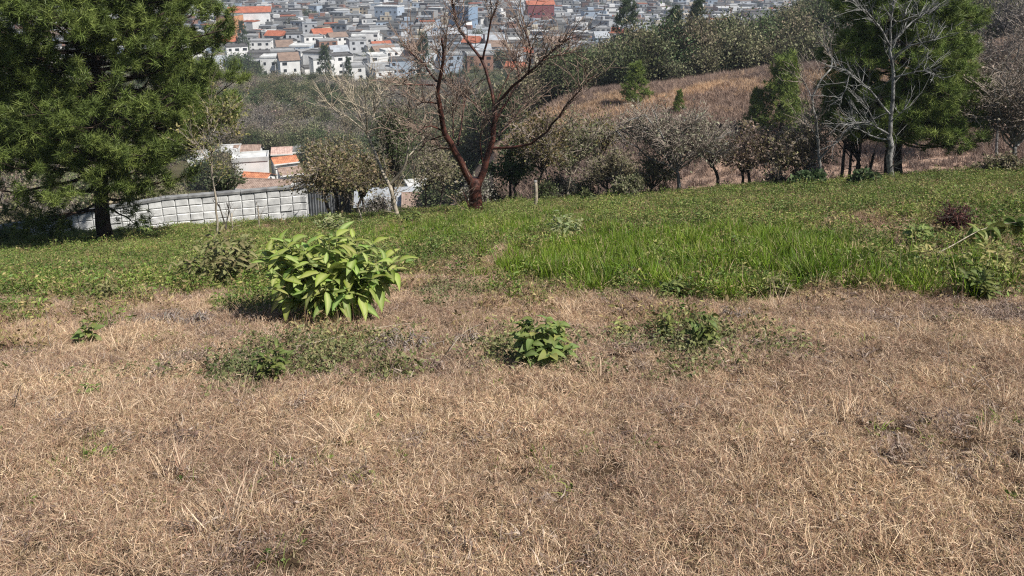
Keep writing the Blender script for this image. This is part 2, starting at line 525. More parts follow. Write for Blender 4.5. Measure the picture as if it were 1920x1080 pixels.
TAN = [(0.477, 0.344, 0.225), (0.406, 0.274, 0.179), (0.558, 0.427, 0.291), (0.29, 0.177, 0.12), (0.38, 0.246, 0.172), (0.207, 0.13, 0.095), (0.324, 0.243, 0.148), (0.645, 0.523, 0.384), (0.27, 0.219, 0.12)]
GREY = [(0.23, 0.18, 0.15), (0.31, 0.25, 0.205), (0.14, 0.105, 0.09), (0.42, 0.35, 0.29), (0.19, 0.135, 0.115)]
GRN = [(0.129, 0.207, 0.017), (0.172, 0.257, 0.026), (0.086, 0.149, 0.013), (0.241, 0.299, 0.052), (0.138, 0.224, 0.022)]
WEED = [(0.136, 0.203, 0.042), (0.177, 0.239, 0.059), (0.088, 0.148, 0.031), (0.212, 0.227, 0.077), (0.283, 0.27, 0.106), (0.112, 0.178, 0.047)]
WEEDB = [(0.263, 0.206, 0.1), (0.194, 0.15, 0.075), (0.362, 0.294, 0.15)]
CREEP = [(0.17, 0.18, 0.08), (0.22, 0.22, 0.105), (0.12, 0.135, 0.06), (0.26, 0.24, 0.12), (0.10, 0.115, 0.045)]
# ================================================================== the town across the valley
M_plaster = {}
for nm, c in {'white': (0.80, 0.79, 0.76), 'pale grey': (0.50, 0.51, 0.52), 'cream': (0.68, 0.60, 0.46), 'grey concrete': (0.30, 0.30, 0.29),
              'brick-brown': (0.30, 0.17, 0.12), 'pale blue': (0.40, 0.47, 0.55), 'orange': (0.52, 0.25, 0.13), 'maroon': (0.20, 0.05, 0.05), 'blue-grey': (0.22, 0.30, 0.40)}.items():
    M_plaster[nm] = m_two(nm.replace(' ', '_') + '_plaster', tuple(0.82 * v for v in c), c, 0.35, 0.9, coord='World')
M_roof = {}
for nm, c in {'grey flat': (0.34, 0.34, 0.335), 'white flat': (0.62, 0.62, 0.60), 'dark flat': (0.13, 0.125, 0.12), 'red tiled': (0.40, 0.13, 0.07), 'grey sheet': (0.38, 0.40, 0.42), 'brown tiled': (0.24, 0.17, 0.13)}.items():
    M_roof[nm] = m_two(nm.replace(' ', '_') + '_roof', tuple(0.7 * v for v in c), c, 0.5, 0.85, coord='World')
M_glass = m_two('dark_window_glass', (0.015, 0.018, 0.022), (0.05, 0.055, 0.06), 0.6, 0.25, coord='World', spec=0.5)

def unit_box_mesh(name, mat):
    g = Geo(); g.box((0, 0, 0.5), (1, 1, 1)); return g.mesh(name, mat)

def flat_roof_mesh(name, mat):
    g = Geo(); g.box((0, 0, 0.25), (1.0, 1.0, 0.5))
    for s in (-1, 1):
        g.box((s * 0.485, 0, 0.75), (0.03, 1.0, 0.5)); g.box((0, s * 0.48, 0.75), (0.94, 0.04, 0.5))
    return g.mesh(name, mat)

def gable_mesh(name, mat):
    g = Geo()
    V = np.array([[-.54, -.54, 0], [.54, -.54, 0], [.54, .54, 0], [-.54, .54, 0], [-.54, 0, 1], [.54, 0, 1]])
    g.add(V, [[0, 1, 5, 4], [2, 3, 4, 5], [3, 2, 1, 0]], [[1, 2, 5], [3, 0, 4]])
    return g.mesh(name, mat)

WALL_ME = {k: unit_box_mesh('wall', m) for k, m in M_plaster.items()}
FLAT_ME = {k: flat_roof_mesh('roof', M_roof[k]) for k in ('grey flat', 'white flat', 'dark flat')}
GABLE_ME = {k: gable_mesh('roof', M_roof[k]) for k in ('red tiled', 'grey sheet', 'brown tiled')}
WIN_ME = unit_box_mesh('window', M_glass)
STOREY = {1: 'one-storey', 2: 'two-storey', 3: 'three-storey', 4: 'four-storey'}

def house(x, y, w, d, st, yaw, wall, roof, label=None, group=None, windows=True, rng=None, sh=2.9, name='house', wz=1.25, z=None):
    z = (float(TZ(x, y)) if z is None else z) - 0.6
    h = st * sh + 0.6
    lab = label or f"{STOREY[st]} {wall} house with {roof} roof in the town across the valley"
    grp = group or (None if label else f"{STOREY[st]} {wall} town houses with {roof} roofs")
    t = thing(name, lab, 'house', (x, y, z), yaw, grp)
    obj('wall', WALL_ME[wall], t, (0, 0, 0), scale=(w, d, h))
    if roof in FLAT_ME:
        obj('roof', FLAT_ME[roof], t, (0, 0, h - 0.02), scale=(w + 0.3, d + 0.3, 0.8))
    else:
        obj('roof', GABLE_ME[roof], t, (0, 0, h - 0.02), scale=(w, d, 0.30 * d))
    if windows:
        for s in range(st):
            zc = 0.6 + s * sh + 0.95
            n = max(1, int(w / 3.2))
            for k in range(n):
                if rng.uniform() < 0.2: continue
                ww = rng.choice([1.0, 1.3, 1.9])
                obj('window', WIN_ME, t, ((k + 0.5) / n * w - w / 2 + rng.uniform(-0.2, 0.2), -d / 2 - 0.02, zc), scale=(ww, 0.14, wz))
            n = max(1, int(d / 4.5)); sx = 1 if x < 0 else -1
            for k in range(n):
                if rng.uniform() < 0.4: continue
                obj('window', WIN_ME, t, (sx * (w / 2 + 0.02), (k + 0.5) / n * d - d / 2, zc), scale=(0.14, 1.1, wz))
    return t

def town():
    rng = rngs(5)
    lots = []
    y = 338.0
    while y < 1010:
        pitch_x = rng.uniform(10.5, 12.5)
        x = -0.64 * y + rng.uniform(0, 10)
        while x < 0.47 * y:
            jx, jy = rng.uniform(-1.8, 1.8), rng.uniform(-3.5, 3.5)
            lots.append((x + jx, y + jy)); x += pitch_x * rng.uniform(0.8, 1.3) + (5 if rng.uniform() < 0.1 else 0)
        y += rng.uniform(13, 16) + (7 if rng.uniform() < 0.22 else 0)
    lots = np.array(lots)
    keep = rng.uniform(size=len(lots)) > 0.10
    # the town's lower edge climbs towards the wooded rise, and the scrub hill hides the other end
    u = lots[:, 0] / lots[:, 1]
    keep &= lots[:, 1] > np.interp(u, [-0.5, -0.34, -0.27, -0.16, 0.0, 0.1], [430, 385, 345, 340, 372, 400])
    lots = lots[keep]
    u = lots[:, 0] / lots[:, 1]
    bright = sst(0.16, 0.06, np.abs(u + 0.22)) * sst(500, 400, lots[:, 1])
    walls = np.array(['white', 'pale grey', 'cream', 'grey concrete', 'brick-brown', 'pale blue'])
    order = np.argsort(lots[:, 1] * np.where(u > 0.1, 0.94, 1.0))
    gw = {k: Geo() for k in walls}; gr = Geo(); gg = Geo()
    tower_me = None
    far = Geo(); fcol = []
    for r, i in enumerate(order):
        x, y = lots[i]
        w, d = rng.uniform(7.5, 12), rng.uniform(7.5, 11)
        st = int(rng.choice([1, 2, 2, 2, 3, 3]))
        yaw = rng.choice([-0.35, 0.2, 0.08]) + rng.normal(0, 0.06)
        p = np.array([0.20, 0.22, 0.07, 0.33, 0.10, 0.08])
        if rng.uniform() < bright[i]: yaw = 0.45 + rng.normal(0, 0.1); p = np.array([0.86, 0.04, 0.06, 0.02, 0.01, 0.01])
        wall = str(rng.choice(walls, p=p / p.sum()))
        roof = str(rng.choice(['grey flat', 'white flat', 'dark flat', 'red tiled', 'grey sheet', 'brown tiled'], p=[0.30, 0.10, 0.34, 0.07, 0.11, 0.08]))
        if r < 240:
            house(x, y, w, d, st, yaw, wall, roof, rng=rng)
            continue
        z = float(TZ(x, y)); h = st * 2.9 + 0.3
        dim = rng.uniform(0.5, 1.0); wc = tuple(dim * q for q in PLASTER_C[wall]); rc = tuple(0.75 * q for q in ROOF_C[roof])
        far.box((x, y, z + h / 2 - 0.3), (w, d, h + 0.6), wc, yaw)
        far.box((x, y, z + h + 0.22), (w + 0.3, d + 0.3, 0.44), rc, yaw)
        if rng.uniform() < 0.4:
            far.box((x + rng.uniform(-2, 2), y + rng.uniform(-2, 2), z + h + 1.4), (w * 0.4, d * 0.4, 2.4), wc, yaw)
        cy, sy = math.cos(yaw), math.sin(yaw)
        for s in range(st):
            n = max(1, int(w / 3.4))
            for k in range(n):
                if rng.uniform() < 0.25: continue
                lx, ly = (k + 0.5) / n * w - w / 2, -d / 2 - 0.02
                far.box((x + lx * cy - ly * sy, y + lx * sy + ly * cy, z + s * 2.9 + 1.6), (rng.choice([1.1, 1.6, 2.2]), 0.14, 1.3), (0.03, 0.033, 0.04), yaw)
    o = obj('distant_houses', far.mesh('distant_houses', m_leaf('distant_plaster', 0.0, 0.9)))
    tag(o, 'mass of small pale houses filling the far side of the town', 'houses', kind='stuff')

PLASTER_C = {'white': (0.78, 0.77, 0.74), 'pale grey': (0.48, 0.49, 0.50), 'cream': (0.64, 0.56, 0.43), 'grey concrete': (0.28, 0.28, 0.27), 'brick-brown': (0.27, 0.15, 0.11), 'pale blue': (0.38, 0.45, 0.53)}
ROOF_C = {'grey flat': (0.32, 0.32, 0.315), 'white flat': (0.6, 0.6, 0.58), 'dark flat': (0.12, 0.115, 0.11), 'red tiled': (0.36, 0.12, 0.065), 'grey sheet': (0.35, 0.37, 0.39), 'brown tiled': (0.21, 0.15, 0.115)}
town()
_r = rngs(77)
# buildings of the town that stand out
def landmark(px, py, y, w, d, st, yaw, wall, roof, label, sh=3.0):
    p = P(px, py, y)
    g = float(TZ(p[0], y))
    h = p[2] - g                                   # the photographed eaves height, standing on the ground there
    st2 = st
    return house(p[0], y, w, d, st2, yaw, wall, roof, label, rng=_r, sh=max(2.6, h / st2), z=g)
landmark(430, 28, 500, 13, 9, 3, -0.3, 'orange', 'grey flat', 'orange apartment block beside the red-roofed hall in the town')
landmark(468, 22, 560, 26, 12, 2, 0.25, 'white', 'red tiled', 'long hall under a bright red roof in the town')
landmark(868, 12, 560, 16, 12, 4, -0.5, 'blue-grey', 'grey flat', 'tall blank blue-grey block in the town behind the red-barked tree')
landmark(782, 78, 430, 9, 8, 2, -0.2, 'maroon', 'dark flat', 'small maroon house at the lower edge of the town')
landmark(1012, 8, 620, 20, 10, 2, 0.2, 'maroon', 'red tiled', 'maroon house with red tiled roof high in the town')
landmark(523, 106, 372, 15, 10, 2, 0.10, 'white', 'white flat', 'white modern house with long window bands at the foot of the town')
landmark(596, 98, 380, 11, 9, 2, -0.2, 'white', 'dark flat', 'white cubic house beside the dark conifer below the town')
landmark(730, 12, 600, 18, 12, 3, -0.3, 'pale blue', 'white flat', 'pale blue apartment block high in the town')

# ================================================================== trees
def bez(a, b, c, n):
    t = np.linspace(0, 1, n)[:, None]
    return (1 - t) ** 2 * a + 2 * t * (1 - t) * b + t ** 2 * c

def wobble(pts, rng, amt):
    n = len(pts)
    w = np.cumsum(rng.normal(0, amt, (n, 3)), 0)
    w = w - np.linspace(0, 1, n)[:, None] * w[-1]
    return pts + w

def crown_tree(rng, base, fork, center, rad, n_limb=12, twigs=12, leaves=12, leaf=(0.10, 0.05), r_trunk=0.09, cols=WEED, twig_len=0.35, stems=1, shell=0.45, twig_r=0.008, clump=0.16):
    """wood and leaves of a broad-leaved tree whose limbs reach through an ellipsoidal crown"""
    wood, twg, lf = Geo(), Geo(), Geo()
    base = np.asarray(base, float); center = np.asarray(center, float); rad = np.asarray(rad, float)
    roots = []
    for s in range(stems):
        b = base + (np.array([rng.normal(0, 0.25), rng.normal(0, 0.25), -0.15]) if stems > 1 else np.array([0, 0, -0.15]))
        f = np.asarray(fork, float) + (rng.normal(0, 0.25, 3) * np.array([1, 1, 0.4]) if stems > 1 else 0)
        tr = wobble(bez(b, (b + f) / 2 + rng.normal(0, 0.12, 3), f, 7), rng, 0.03)
        wood.tube(tr, np.linspace(r_trunk * 1.2, r_trunk * 0.75, 7), 7)
        roots.append(f)
    lc, ld = [], []
    for k in range(n_limb):
        v = norm(rng.normal(size=3)); v[2] = abs(v[2]) * 1.0 - 0.35
        rr = shell + (1 - shell) * rng.uniform() ** 0.6
        tgt = center + v * rad * rr
        f = roots[k % len(roots)]
        mid = (f + tgt) / 2 + np.array([0, 0, 0.22 * np.linalg.norm(tgt - f)]) + rng.normal(0, 0.12, 3) * np.linalg.norm(tgt - f)
        n = 9
        pts = wobble(bez(f, mid, tgt, n), rng, 0.03 * np.linalg.norm(tgt - f))
        r0 = r_trunk * rng.uniform(0.35, 0.6)
        wood.tube(pts, np.linspace(r0, twig_r * 1.3, n), 5)
        for j in range(twigs):
            q = rng.uniform(0.3, 1.0) * (n - 1); a = int(q); a2 = min(a + 1, n - 1)
            p = pts[a] * (1 - q + a) + pts[a2] * (q - a)
            d = norm(norm(pts[a2] - pts[max(a - 1, 0)]) * 0.6 + rng.normal(0, 0.7, 3) + np.array([0, 0, 0.25]))
            L = twig_len * rng.uniform(0.5, 1.5)
            tip = p + d * L
            tp = bez(p, (p + tip) / 2 + rng.normal(0, 0.12, 3) * L, tip, 4)
            twg.tube(tp, np.linspace(twig_r, twig_r * 0.4, 4), 3, cap=False)
            for z in range(2):
                d2 = norm(d + rng.normal(0, 0.6, 3)); s = tp[1 + z]
                twg.tube(np.stack([s, s + d2 * L * 0.35, s + d2 * L * 0.6 + rng.normal(0, 0.05, 3) * L]), [twig_r * 0.7, twig_r * 0.5, twig_r * 0.3], 3, cap=False)
            if leaves:
                m = rng.poisson(leaves)
                if m:
                    t = rng.uniform(0.1, 1.1, (m, 1))
                    lc.append(p + (tip - p) * t + rng.normal(0, clump, (m, 3)) * twig_len / 0.35)
                    ld.append(d + rng.normal(0, 0.9, (m, 3)))
    if lc:
        lc = np.concatenate(lc); ld = np.concatenate(ld); n = len(lc)
        L = leaf[0] * rng.uniform(0.6, 1.4, n)
        cc = np.asarray(cols)[rng.integers(0, len(cols), n)] * rng.uniform(0.65, 1.3, (n, 1))
        lf.leaves(lc, ld, L, L * leaf[1] / leaf[0], cc, rng, 0.1)
    return wood, twg, lf

def pine(rng, base, height, profile, trunk_pts=None, r_trunk=0.2, n_limb=34, subs=7, tufts=7, nn=34, needle=0.22, nw=0.009, cols=None, low=0.22, up=0.25):
    """trunk and needle crown of a pine; profile(f) gives the crown radius at fraction f of the height"""
    wood, cr = Geo(), Geo()
    base = np.asarray(base, float)
    if trunk_pts is None:
        trunk_pts = wobble(np.linspace(base - [0, 0, 0.2], base + [0, 0, height], 12), rng, 0.04 * height / 8)
    trunk_pts = np.asarray(trunk_pts, float)
    m = len(trunk_pts)
    wood.tube(trunk_pts, r_trunk * (1 - 0.85 * np.linspace(0, 1, m)) + 0.01, 9)
    C_, D_ = [], []
    for k in range(n_limb):
        f = low + (1 - low) * (k + rng.uniform()) / n_limb
        q = f * (m - 1); a = min(int(q), m - 2)
        p0 = trunk_pts[a] * (1 - q + a) + trunk_pts[a + 1] * (q - a)
        az = k * 2.399963 + rng.normal(0, 0.35)
        L = profile(f) * rng.uniform(0.72, 1.1)
        if L < 0.1: continue
        out = np.array([math.cos(az), math.sin(az), 0])
        tip = p0 + out * L + np.array([0, 0, up * L * rng.uniform(0.3, 1.4) ])
        pts = wobble(bez(p0, p0 + out * L * 0.5 + np.array([0, 0, -0.05 * L]), tip, 8), rng, 0.02 * L)
        r0 = r_trunk * 0.34 * (1 - 0.6 * f)
        wood.tube(pts, np.linspace(r0, 0.012, 8), 5)
        for j in range(subs):
            q = (0.32 + 0.68 * (j + rng.uniform()) / subs) * 7; a = min(int(q), 6)
            p = pts[a] * (1 - q + a) + pts[a + 1] * (q - a)
            sd = np.cross(out, [0, 0, 1]) * (1 if (j % 2) else -1)
            d = norm(out * 0.6 + sd * rng.uniform(0.2, 1.0) + np.array([0, 0, rng.uniform(0.0, 0.8)]))
            l2 = L * rng.uniform(0.12, 0.30) + 0.12
            if j == subs - 1: p = pts[-1]; d = norm(out + [0, 0, 0.4]); l2 = 0.25
            e = p + d * l2
            wood.tube(bez(p, (p + e) / 2 + np.array([0, 0, -0.05 * l2]), e, 4), np.linspace(0.012, 0.006, 4), 3, cap=False)
            ts = max(1, int(rng.integers(max(1, tufts - 1), tufts + 2)))
            C_.append(e + rng.normal(0, needle * 0.45, (ts, 3))); D_.append(np.tile(d, (ts, 1)) + rng.normal(0, 0.35, (ts, 3)) + np.array([0, 0, 0.55]))
    c = np.concatenate(C_); d = norm(np.concatenate(D_)); n = len(c)
    tcol = np.asarray(cols)[rng.integers(0, len(cols), n)] * rng.uniform(0.75, 1.25, (n, 1))
    nd = norm(np.repeat(d, nn, 0) * 0.6 + norm(rng.normal(size=(n * nn, 3))) * 0.85)
    cc = np.repeat(c, nn, 0) + rng.normal(0, 0.03, (n * nn, 3)) + np.repeat(d, nn, 0) * rng.uniform(-0.12, 0.1, (n * nn, 1))
    cr.needles(cc, nd, needle * rng.uniform(0.7, 1.2, n * nn), nw, np.repeat(tcol, nn, 0) * rng.uniform(0.75, 1.25, (n * nn, 1)), rng)
    return wood, cr

PINE_G = [(0.136, 0.18, 0.043), (0.11, 0.149, 0.035), (0.174, 0.213, 0.054), (0.092, 0.124, 0.031)]
PINE_B = [(0.163, 0.218, 0.051), (0.123, 0.17, 0.04), (0.21, 0.255, 0.065)]
PINE_D = [(0.048, 0.075, 0.036), (0.068, 0.098, 0.042), (0.09, 0.12, 0.053)]

def put_tree(name, label, base, wood, leaf=None, bark=None, twg=None, leafmat=None, group=None, twigmat=None, leafname='crown', cat='tree'):
    t = thing(name, label, cat, base, group=group)
    obj('trunk', wood.mesh('trunk', bark, True, base), t)
    if twg is not None and twg.n: tag(obj('twigs', twg.mesh('twigs', twigmat or M_twig, False, base), t), kind='stuff')
    if leaf is not None and leaf.n: tag(obj(leafname, leaf.mesh(leafname, leafmat or M_leaf, False, base), t), kind='stuff')
    return t

# ------------------------------------------------------------------ woodland of the valley and the hill
OLIVE = [(0.181, 0.186, 0.094), (0.228, 0.221, 0.122), (0.139, 0.146, 0.073), (0.276, 0.249, 0.15)]
DEEP = [(0.079, 0.111, 0.048), (0.103, 0.139, 0.055), (0.064, 0.09, 0.037), (0.135, 0.156, 0.075)]
BROWNL = [(0.262, 0.215, 0.163), (0.206, 0.165, 0.128), (0.33, 0.268, 0.205), (0.181, 0.165, 0.108)]
GREYL = [(0.295, 0.274, 0.234), (0.232, 0.212, 0.179), (0.202, 0.202, 0.141)]
def far_kind(seed, cols, leaves, rad=(2.2, 2.2, 2.1), h=2.3, bark=M_bark_dark, twig_r=0.022, n_limb=20, twigs=10, leaf=(0.25, 0.15)):
    rng = rngs(seed)
    w, t, l = crown_tree(rng, (0, 0, 0), (0, 0, h * 0.2), (0, 0, h), rad, n_limb, twigs, leaves, leaf, 0.16, cols, 0.75, 1, 0.4, twig_r, 0.24)
    for v in t.V: pass
    if t.n:                     # twigs belong to the wood mesh of these far trees
        w.n_keep = w.n
        for V, C in zip(t.V, t.C): pass
        off = w.n
        w.V += t.V; w.C += t.C
        w.Q += [q + off for q in t.Q]; w.n += t.n
    return w.mesh('trunk', bark, True), (l.mesh('crown', M_far) if l.n else None)

YEL = [(0.217, 0.217, 0.072), (0.16, 0.174, 0.058), (0.29, 0.261, 0.102), (0.123, 0.145, 0.046)]
RUST = [(0.239, 0.183, 0.101), (0.169, 0.144, 0.069), (0.143, 0.149, 0.061), (0.309, 0.228, 0.14), (0.199, 0.187, 0.087)]
PINK = [(0.375, 0.288, 0.213), (0.288, 0.213, 0.15), (0.45, 0.362, 0.275), (0.213, 0.188, 0.088), (0.25, 0.225, 0.112)]
PALEG = [(0.326, 0.314, 0.219), (0.247, 0.247, 0.153), (0.404, 0.38, 0.285), (0.195, 0.195, 0.124)]
YEL0 = [(0.2, 0.2, 0.07), (0.15, 0.16, 0.055)]
M_far = m_leaf('woodland_leaf', 0.2, 0.7, vary=0.25)
M_far_bark = m_two('woodland_bark', (0.11, 0.095, 0.08), (0.26, 0.23, 0.195), 2, 0.9, coord='World')
FAR = {
    'olive leafy': far_kind(201, OLIVE, 8), 'green leafy': far_kind(202, DEEP, 10), 'brown leafed': far_kind(203, BROWNL, 6, bark=M_far_bark),
    'grey half-bare': far_kind(204, GREYL, 2.5, bark=M_far_bark, twig_r=0.03), 'olive round': far_kind(205, OLIVE, 9, (2.0, 2.0, 2.5), 2.8), 'dark green round': far_kind(206, DEEP, 11, (2.3, 2.3, 2.3), 2.6),
}
def far_pine(seed, cols, h=9, r=2.4):
    rng = rngs(seed)
    w, c = pine(rng, (0, 0, 0), h, lambda f: r * (1.15 - f) * min(1, (f - 0.05) * 6), None, 0.2, 38, 6, 3, 20, 0.42, 0.05, cols, 0.14)
    return w.mesh('trunk', M_bark_dark, True), c.mesh('crown', M_needle)
FARPINE = [far_pine(211, PINE_D), far_pine(212, PINE_D, 9, 3.0), far_pine(213, PINE_B, 6, 2.1)]

def place_tree(pair, name, label, p, s, rz, group=None, sz=None):
    t = thing(name, label, 'tree', p, rz, group)
    t.scale = (s, s, s if sz is None else sz)
    obj('trunk', pair[0], t)
    if pair[1] is not None: obj('crown', pair[1], t)
    return t

def wood_density(x, y):
    u = x / y
    hill = (hill_z(x, y) > np.interp(y, VY, VZ) + 0.5)
    d = np.ones_like(x)
    d = np.where(hill & (y > 46) & (y < 88), 0.0, d)          # the open dry slope
    d = np.where(y < 58, 0.0, d)
    house_row = ((u > -0.36) & (u < -0.25)) | ((u > -0.185) & (u < -0.04) & (y < 150))
    d = np.where((y < 172) & (u > -0.47) & (u < -0.02) & ~hill, np.where(house_row | (y < 134), 0.0, 0.45), d)
    lim = np.interp(u, [-0.6, -0.34, -0.27, -0.16, 0.0, 0.1, 0.7], [400, 345, 322, 318, 355, 390, 400])
    return np.where(y > lim, 0.0, d)

def woodland():
    rng = rngs(9)
    n = 30000
    y = np.sqrt(rng.uniform(58 ** 2, 430 ** 2, n)); u = rng.uniform(-0.75, 0.8, n); x = u * y
    ok = rng.uniform(size=n) < wood_density(x, y)
    x, y = x[ok], y[ok]
    # thin out by spacing
    cell = {}
    keep = []
    for i in range(len(x)):
        sp = 2.2 if y[i] < 180 else 2.9
        k = (int(x[i] // sp), int(y[i] // sp))
        if k in cell: continue
        cell[k] = 1; keep.append(i)
    x, y = x[keep], y[keep]
    z = TZ(x, y)
    kinds = list(FAR)
    nz = fbm(x * 0.045, y * 0.045, 66)
    kid = np.where(nz < 0.50, rng.choice([0, 1, 4, 5], len(x)), np.where(nz < 0.60, rng.choice([0, 2, 3, 4, 1], len(x)), rng.choice([2, 3, 3, 0], len(x))))
    s = rng.uniform(0.75, 1.35, len(x)) * np.where(y > 240, 0.9, 1.0)
    vis = np.abs(x / y) < 0.62
    score = np.where(vis, y, 1e9)
    order = np.argsort(score)
    single = set([i for i in order if x[i] > 0 and y[i] < 500][:75] + [i for i in order if x[i] <= 0 and y[i] < 500][:85])
    rest = np.array([i for i in range(len(x)) if i not in single])
    for i in single:
        k = kinds[kid[i]]
        on_hill = x[i] > 0
        where = 'on the wooded rise behind the dry slope' if on_hill else 'in the valley wood below the town'
        place_tree(FAR[k], 'woodland_tree', f'{k} tree {where}', (x[i], y[i], z[i] - 0.15), s[i], rng.uniform(0, 6.28), f'{k} trees {where}', s[i] * rng.uniform(0.85, 1.25))
    g_cr = [FAR[k][1] for k in kinds]; g_tr = [FAR[k][0] for k in kinds]
    pts = np.stack([x, y, z - 0.2], -1)[rest]; rz = rng.uniform(0, 6.28, len(rest)); tl = np.zeros((len(rest), 2))
    sc = np.stack([s, s, s * rng.uniform(0.85, 1.25, len(s))], -1)[rest]
    both = []
    for k in kinds:                        # wood and crown of a kind as one mesh for the uncounted mass
        a, b = FAR[k]
        both.append(join_two(a, b))
    ux = rng.uniform(-0.2, 0.5, 70); uy = rng.uniform(28.2, 37, 70)
    ut = (uy < 36) & (rng.uniform(size=70) < np.where(ux > 0.34, 0.25, 0.8)) & (np.abs(ux + 0.10) > 0.035)
    ux, uy = (ux * uy)[ut], uy[ut]; k2 = rng.choice([0, 1, 4, 2, 3], len(ux)); s2 = rng.uniform(0.14, 0.30, len(ux))
    fine = [join_two(*far_kind(230 + q, c, 9, leaf=(0.30, 0.17), twig_r=0.03)) for q, c in enumerate((OLIVE, DEEP, RUST, GREYL, YEL0))]
    scatter('edge_undergrowth', np.stack([ux, uy, TZ(ux, uy) - 0.1], -1), rng.uniform(0, 6.28, len(ux)), np.zeros((len(ux), 2)), np.stack([s2, s2, s2 * 1.1], -1), k2, fine, 'tangled undergrowth along the lower edge of the field', 'undergrowth')
    scatter('far_woodland', pts, rz, tl, sc, len(kinds) - 1 - kid[rest], both, 'mottled olive and grey wood covering the valley side below the town', 'wood')

def join_two(a, b):
    def rd(me):
        v = np.empty(len(me.vertices) * 3, np.float32); me.vertices.foreach_get('co', v)
        l = np.empty(len(me.loops), np.int32); me.loops.foreach_get('vertex_index', l)
        s = np.empty(len(me.polygons), np.int32); me.polygons.foreach_get('loop_total', s)
        c = np.empty(len(me.vertices) * 4, np.float32); me.color_attributes['Col'].data.foreach_get('color', c)
        return v.reshape(-1, 3), l, s, c.reshape(-1, 4)[:, :3]
    va, la, sa, ca = rd(a); vb, lb, sb, cb = rd(b)
    V = np.concatenate([va, vb]); L = np.concatenate([la, lb + len(va)]); S = np.concatenate([sa, sb]); C = np.concatenate([ca, cb])
    st = np.concatenate([[0], np.cumsum(S)[:-1]])
    q = L[st[S == 4][:, None] + np.arange(4)]; t = L[st[S == 3][:, None] + np.arange(3)]
    fi = np.concatenate([np.zeros(len(sa), int), np.ones(len(sb), int)])
    return build_mesh('tuft', V, [q, t], [a.materials[0], b.materials[0]], C, np.concatenate([fi[S == 4], fi[S == 3]]))
woodland()

_r = rngs(12)
def conifer(px, py_top, y, h, kind, label, w=1.0, group=None, foot=None):
    p = on_ground(px, y) if foot is None else G(px, foot, 42, 110)
    y = p[1]
    top = P(px, py_top, y)
    hh = max(h, top[2] - p[2])
    base_h = (9, 9, 6)[kind]
    place_tree(FARPINE[kind], 'pine_tree', label, p - np.array([0, 0, 0.2]), hh / base_h * w, _r.uniform(0, 6), group, hh / base_h)
conifer(1172, -2, 150, 6, 1, 'broad mid-green tree on the rise against the pale houses', 0.9)
conifer(1258, 14, 135, 6, 0, 'broad dark pine of the pair on the rise behind the dry slope', 0.95)
conifer(1302, -4, 140, 6, 0, 'tall narrow dark pine of the pair on the rise behind the dry slope', 0.8)
conifer(612, 86, 300, 8, 1, 'dark pyramid-shaped conifer at the foot of the white houses', 0.75)
conifer(655, 108, 310, 6, 0, 'small dark conifer beside the pyramid-shaped one below the town', 0.7)
conifer(795, 62, 330, 8, 1, 'dark conifer beside the small maroon house', 0.7)
conifer(458, 40, 420, 8, 1, 'dark round tree among white houses under the orange block', 0.7)
conifer(1576, -30, 120, 6, 0, 'dark brownish conifer on the rise above the dry crest', 1.0)
conifer(1190, 116, 62, 1, 2, 'bushy young green pine on the dry slope below the ridge', 1.0, foot=196)
conifer(1272, 166, 60, 0.8, 2, 'tiny dark young pine alone on the dry slope', 0.7, foot=212)
conifer(1462, 104, 50, 2, 2, 'tall bright young pine at the foot of the dry slope', 0.9, foot=262)
conifer(1415, 165, 49, 1, 2, 'smaller bright young pine beside the tall young one', 0.8, foot=258)
for k in range(130):                          # trees among the houses of the town
    yy = _r.uniform(360, 860); uu = _r.uniform(-0.45, 0.4)
    kk = _r.choice(['dark green round', 'green leafy'])
    xx = uu * yy
    place_tree(FAR[str(kk)], 'town_tree', f'{kk} tree between houses of the town', (xx, yy, float(TZ(xx, yy)) - 0.2), _r.uniform(1.3, 2.4), _r.uniform(0, 6), f'{kk} trees between the town houses')

# ------------------------------------------------------------------ dry scrub on the open slope
def hill_scrub():
    rng = rngs(21)
    tm = []
    for s in range(4):
        g = Geo(); r = rngs(300 + s)
        blades(g, r, 46, 0.35, 0.25, 0.75, 0.035, 0.5, 1.5, [(0.31, 0.235, 0.195), (0.24, 0.18, 0.15), (0.38, 0.30, 0.25), (0.17, 0.13, 0.11), (0.34, 0.26, 0.215)], 2, 0.7)
        tm.append(g.mesh('tuft', M_scrub))
    tg = []
    for s in range(2):
        g = Geo(); r = rngs(320 + s)
        blades(g, r, 50, 0.35, 0.25, 0.7, 0.035, 0.6, 1.5, [(0.50, 0.37, 0.25), (0.41, 0.30, 0.20), (0.56, 0.43, 0.30)], 2, 0.6)
        tg.append(g.mesh('tuft', M_scrub))
    n = 26000
    y = rng.uniform(44, 92, n); u = rng.uniform(-0.02, 0.8, n); x = u * y
    ok = hill_z(x, y) > np.interp(y, VY, VZ) + 0.3
    x, y = x[ok], y[ok]
    gold = sst(0.42, 0.62, fbm(x * 0.3, y * 0.3, 77)) * np.exp(-((y - 75) / 6.5) ** 2) * 0.9 + 0.03
    isg = rng.uniform(size=len(x)) < gold
    low = sst(52, 58, y) * 0.85 + 0.15                       # bare swept soil at the foot
    kp = rng.uniform(size=len(x)) < low
    a, b = kp & ~isg, kp & isg
    scatter_on('dry_scrub', x[a], y[a], rng.uniform(0.6, 1.3, a.sum()), tm, 'brown withered scrub covering the open slope', 'scrub', rng)
    scatter_on('golden_grass', x[b], y[b], rng.uniform(0.6, 1.2, b.sum()), tg, 'golden dry grass along the crest of the slope', 'grass', rng)
hill_scrub()

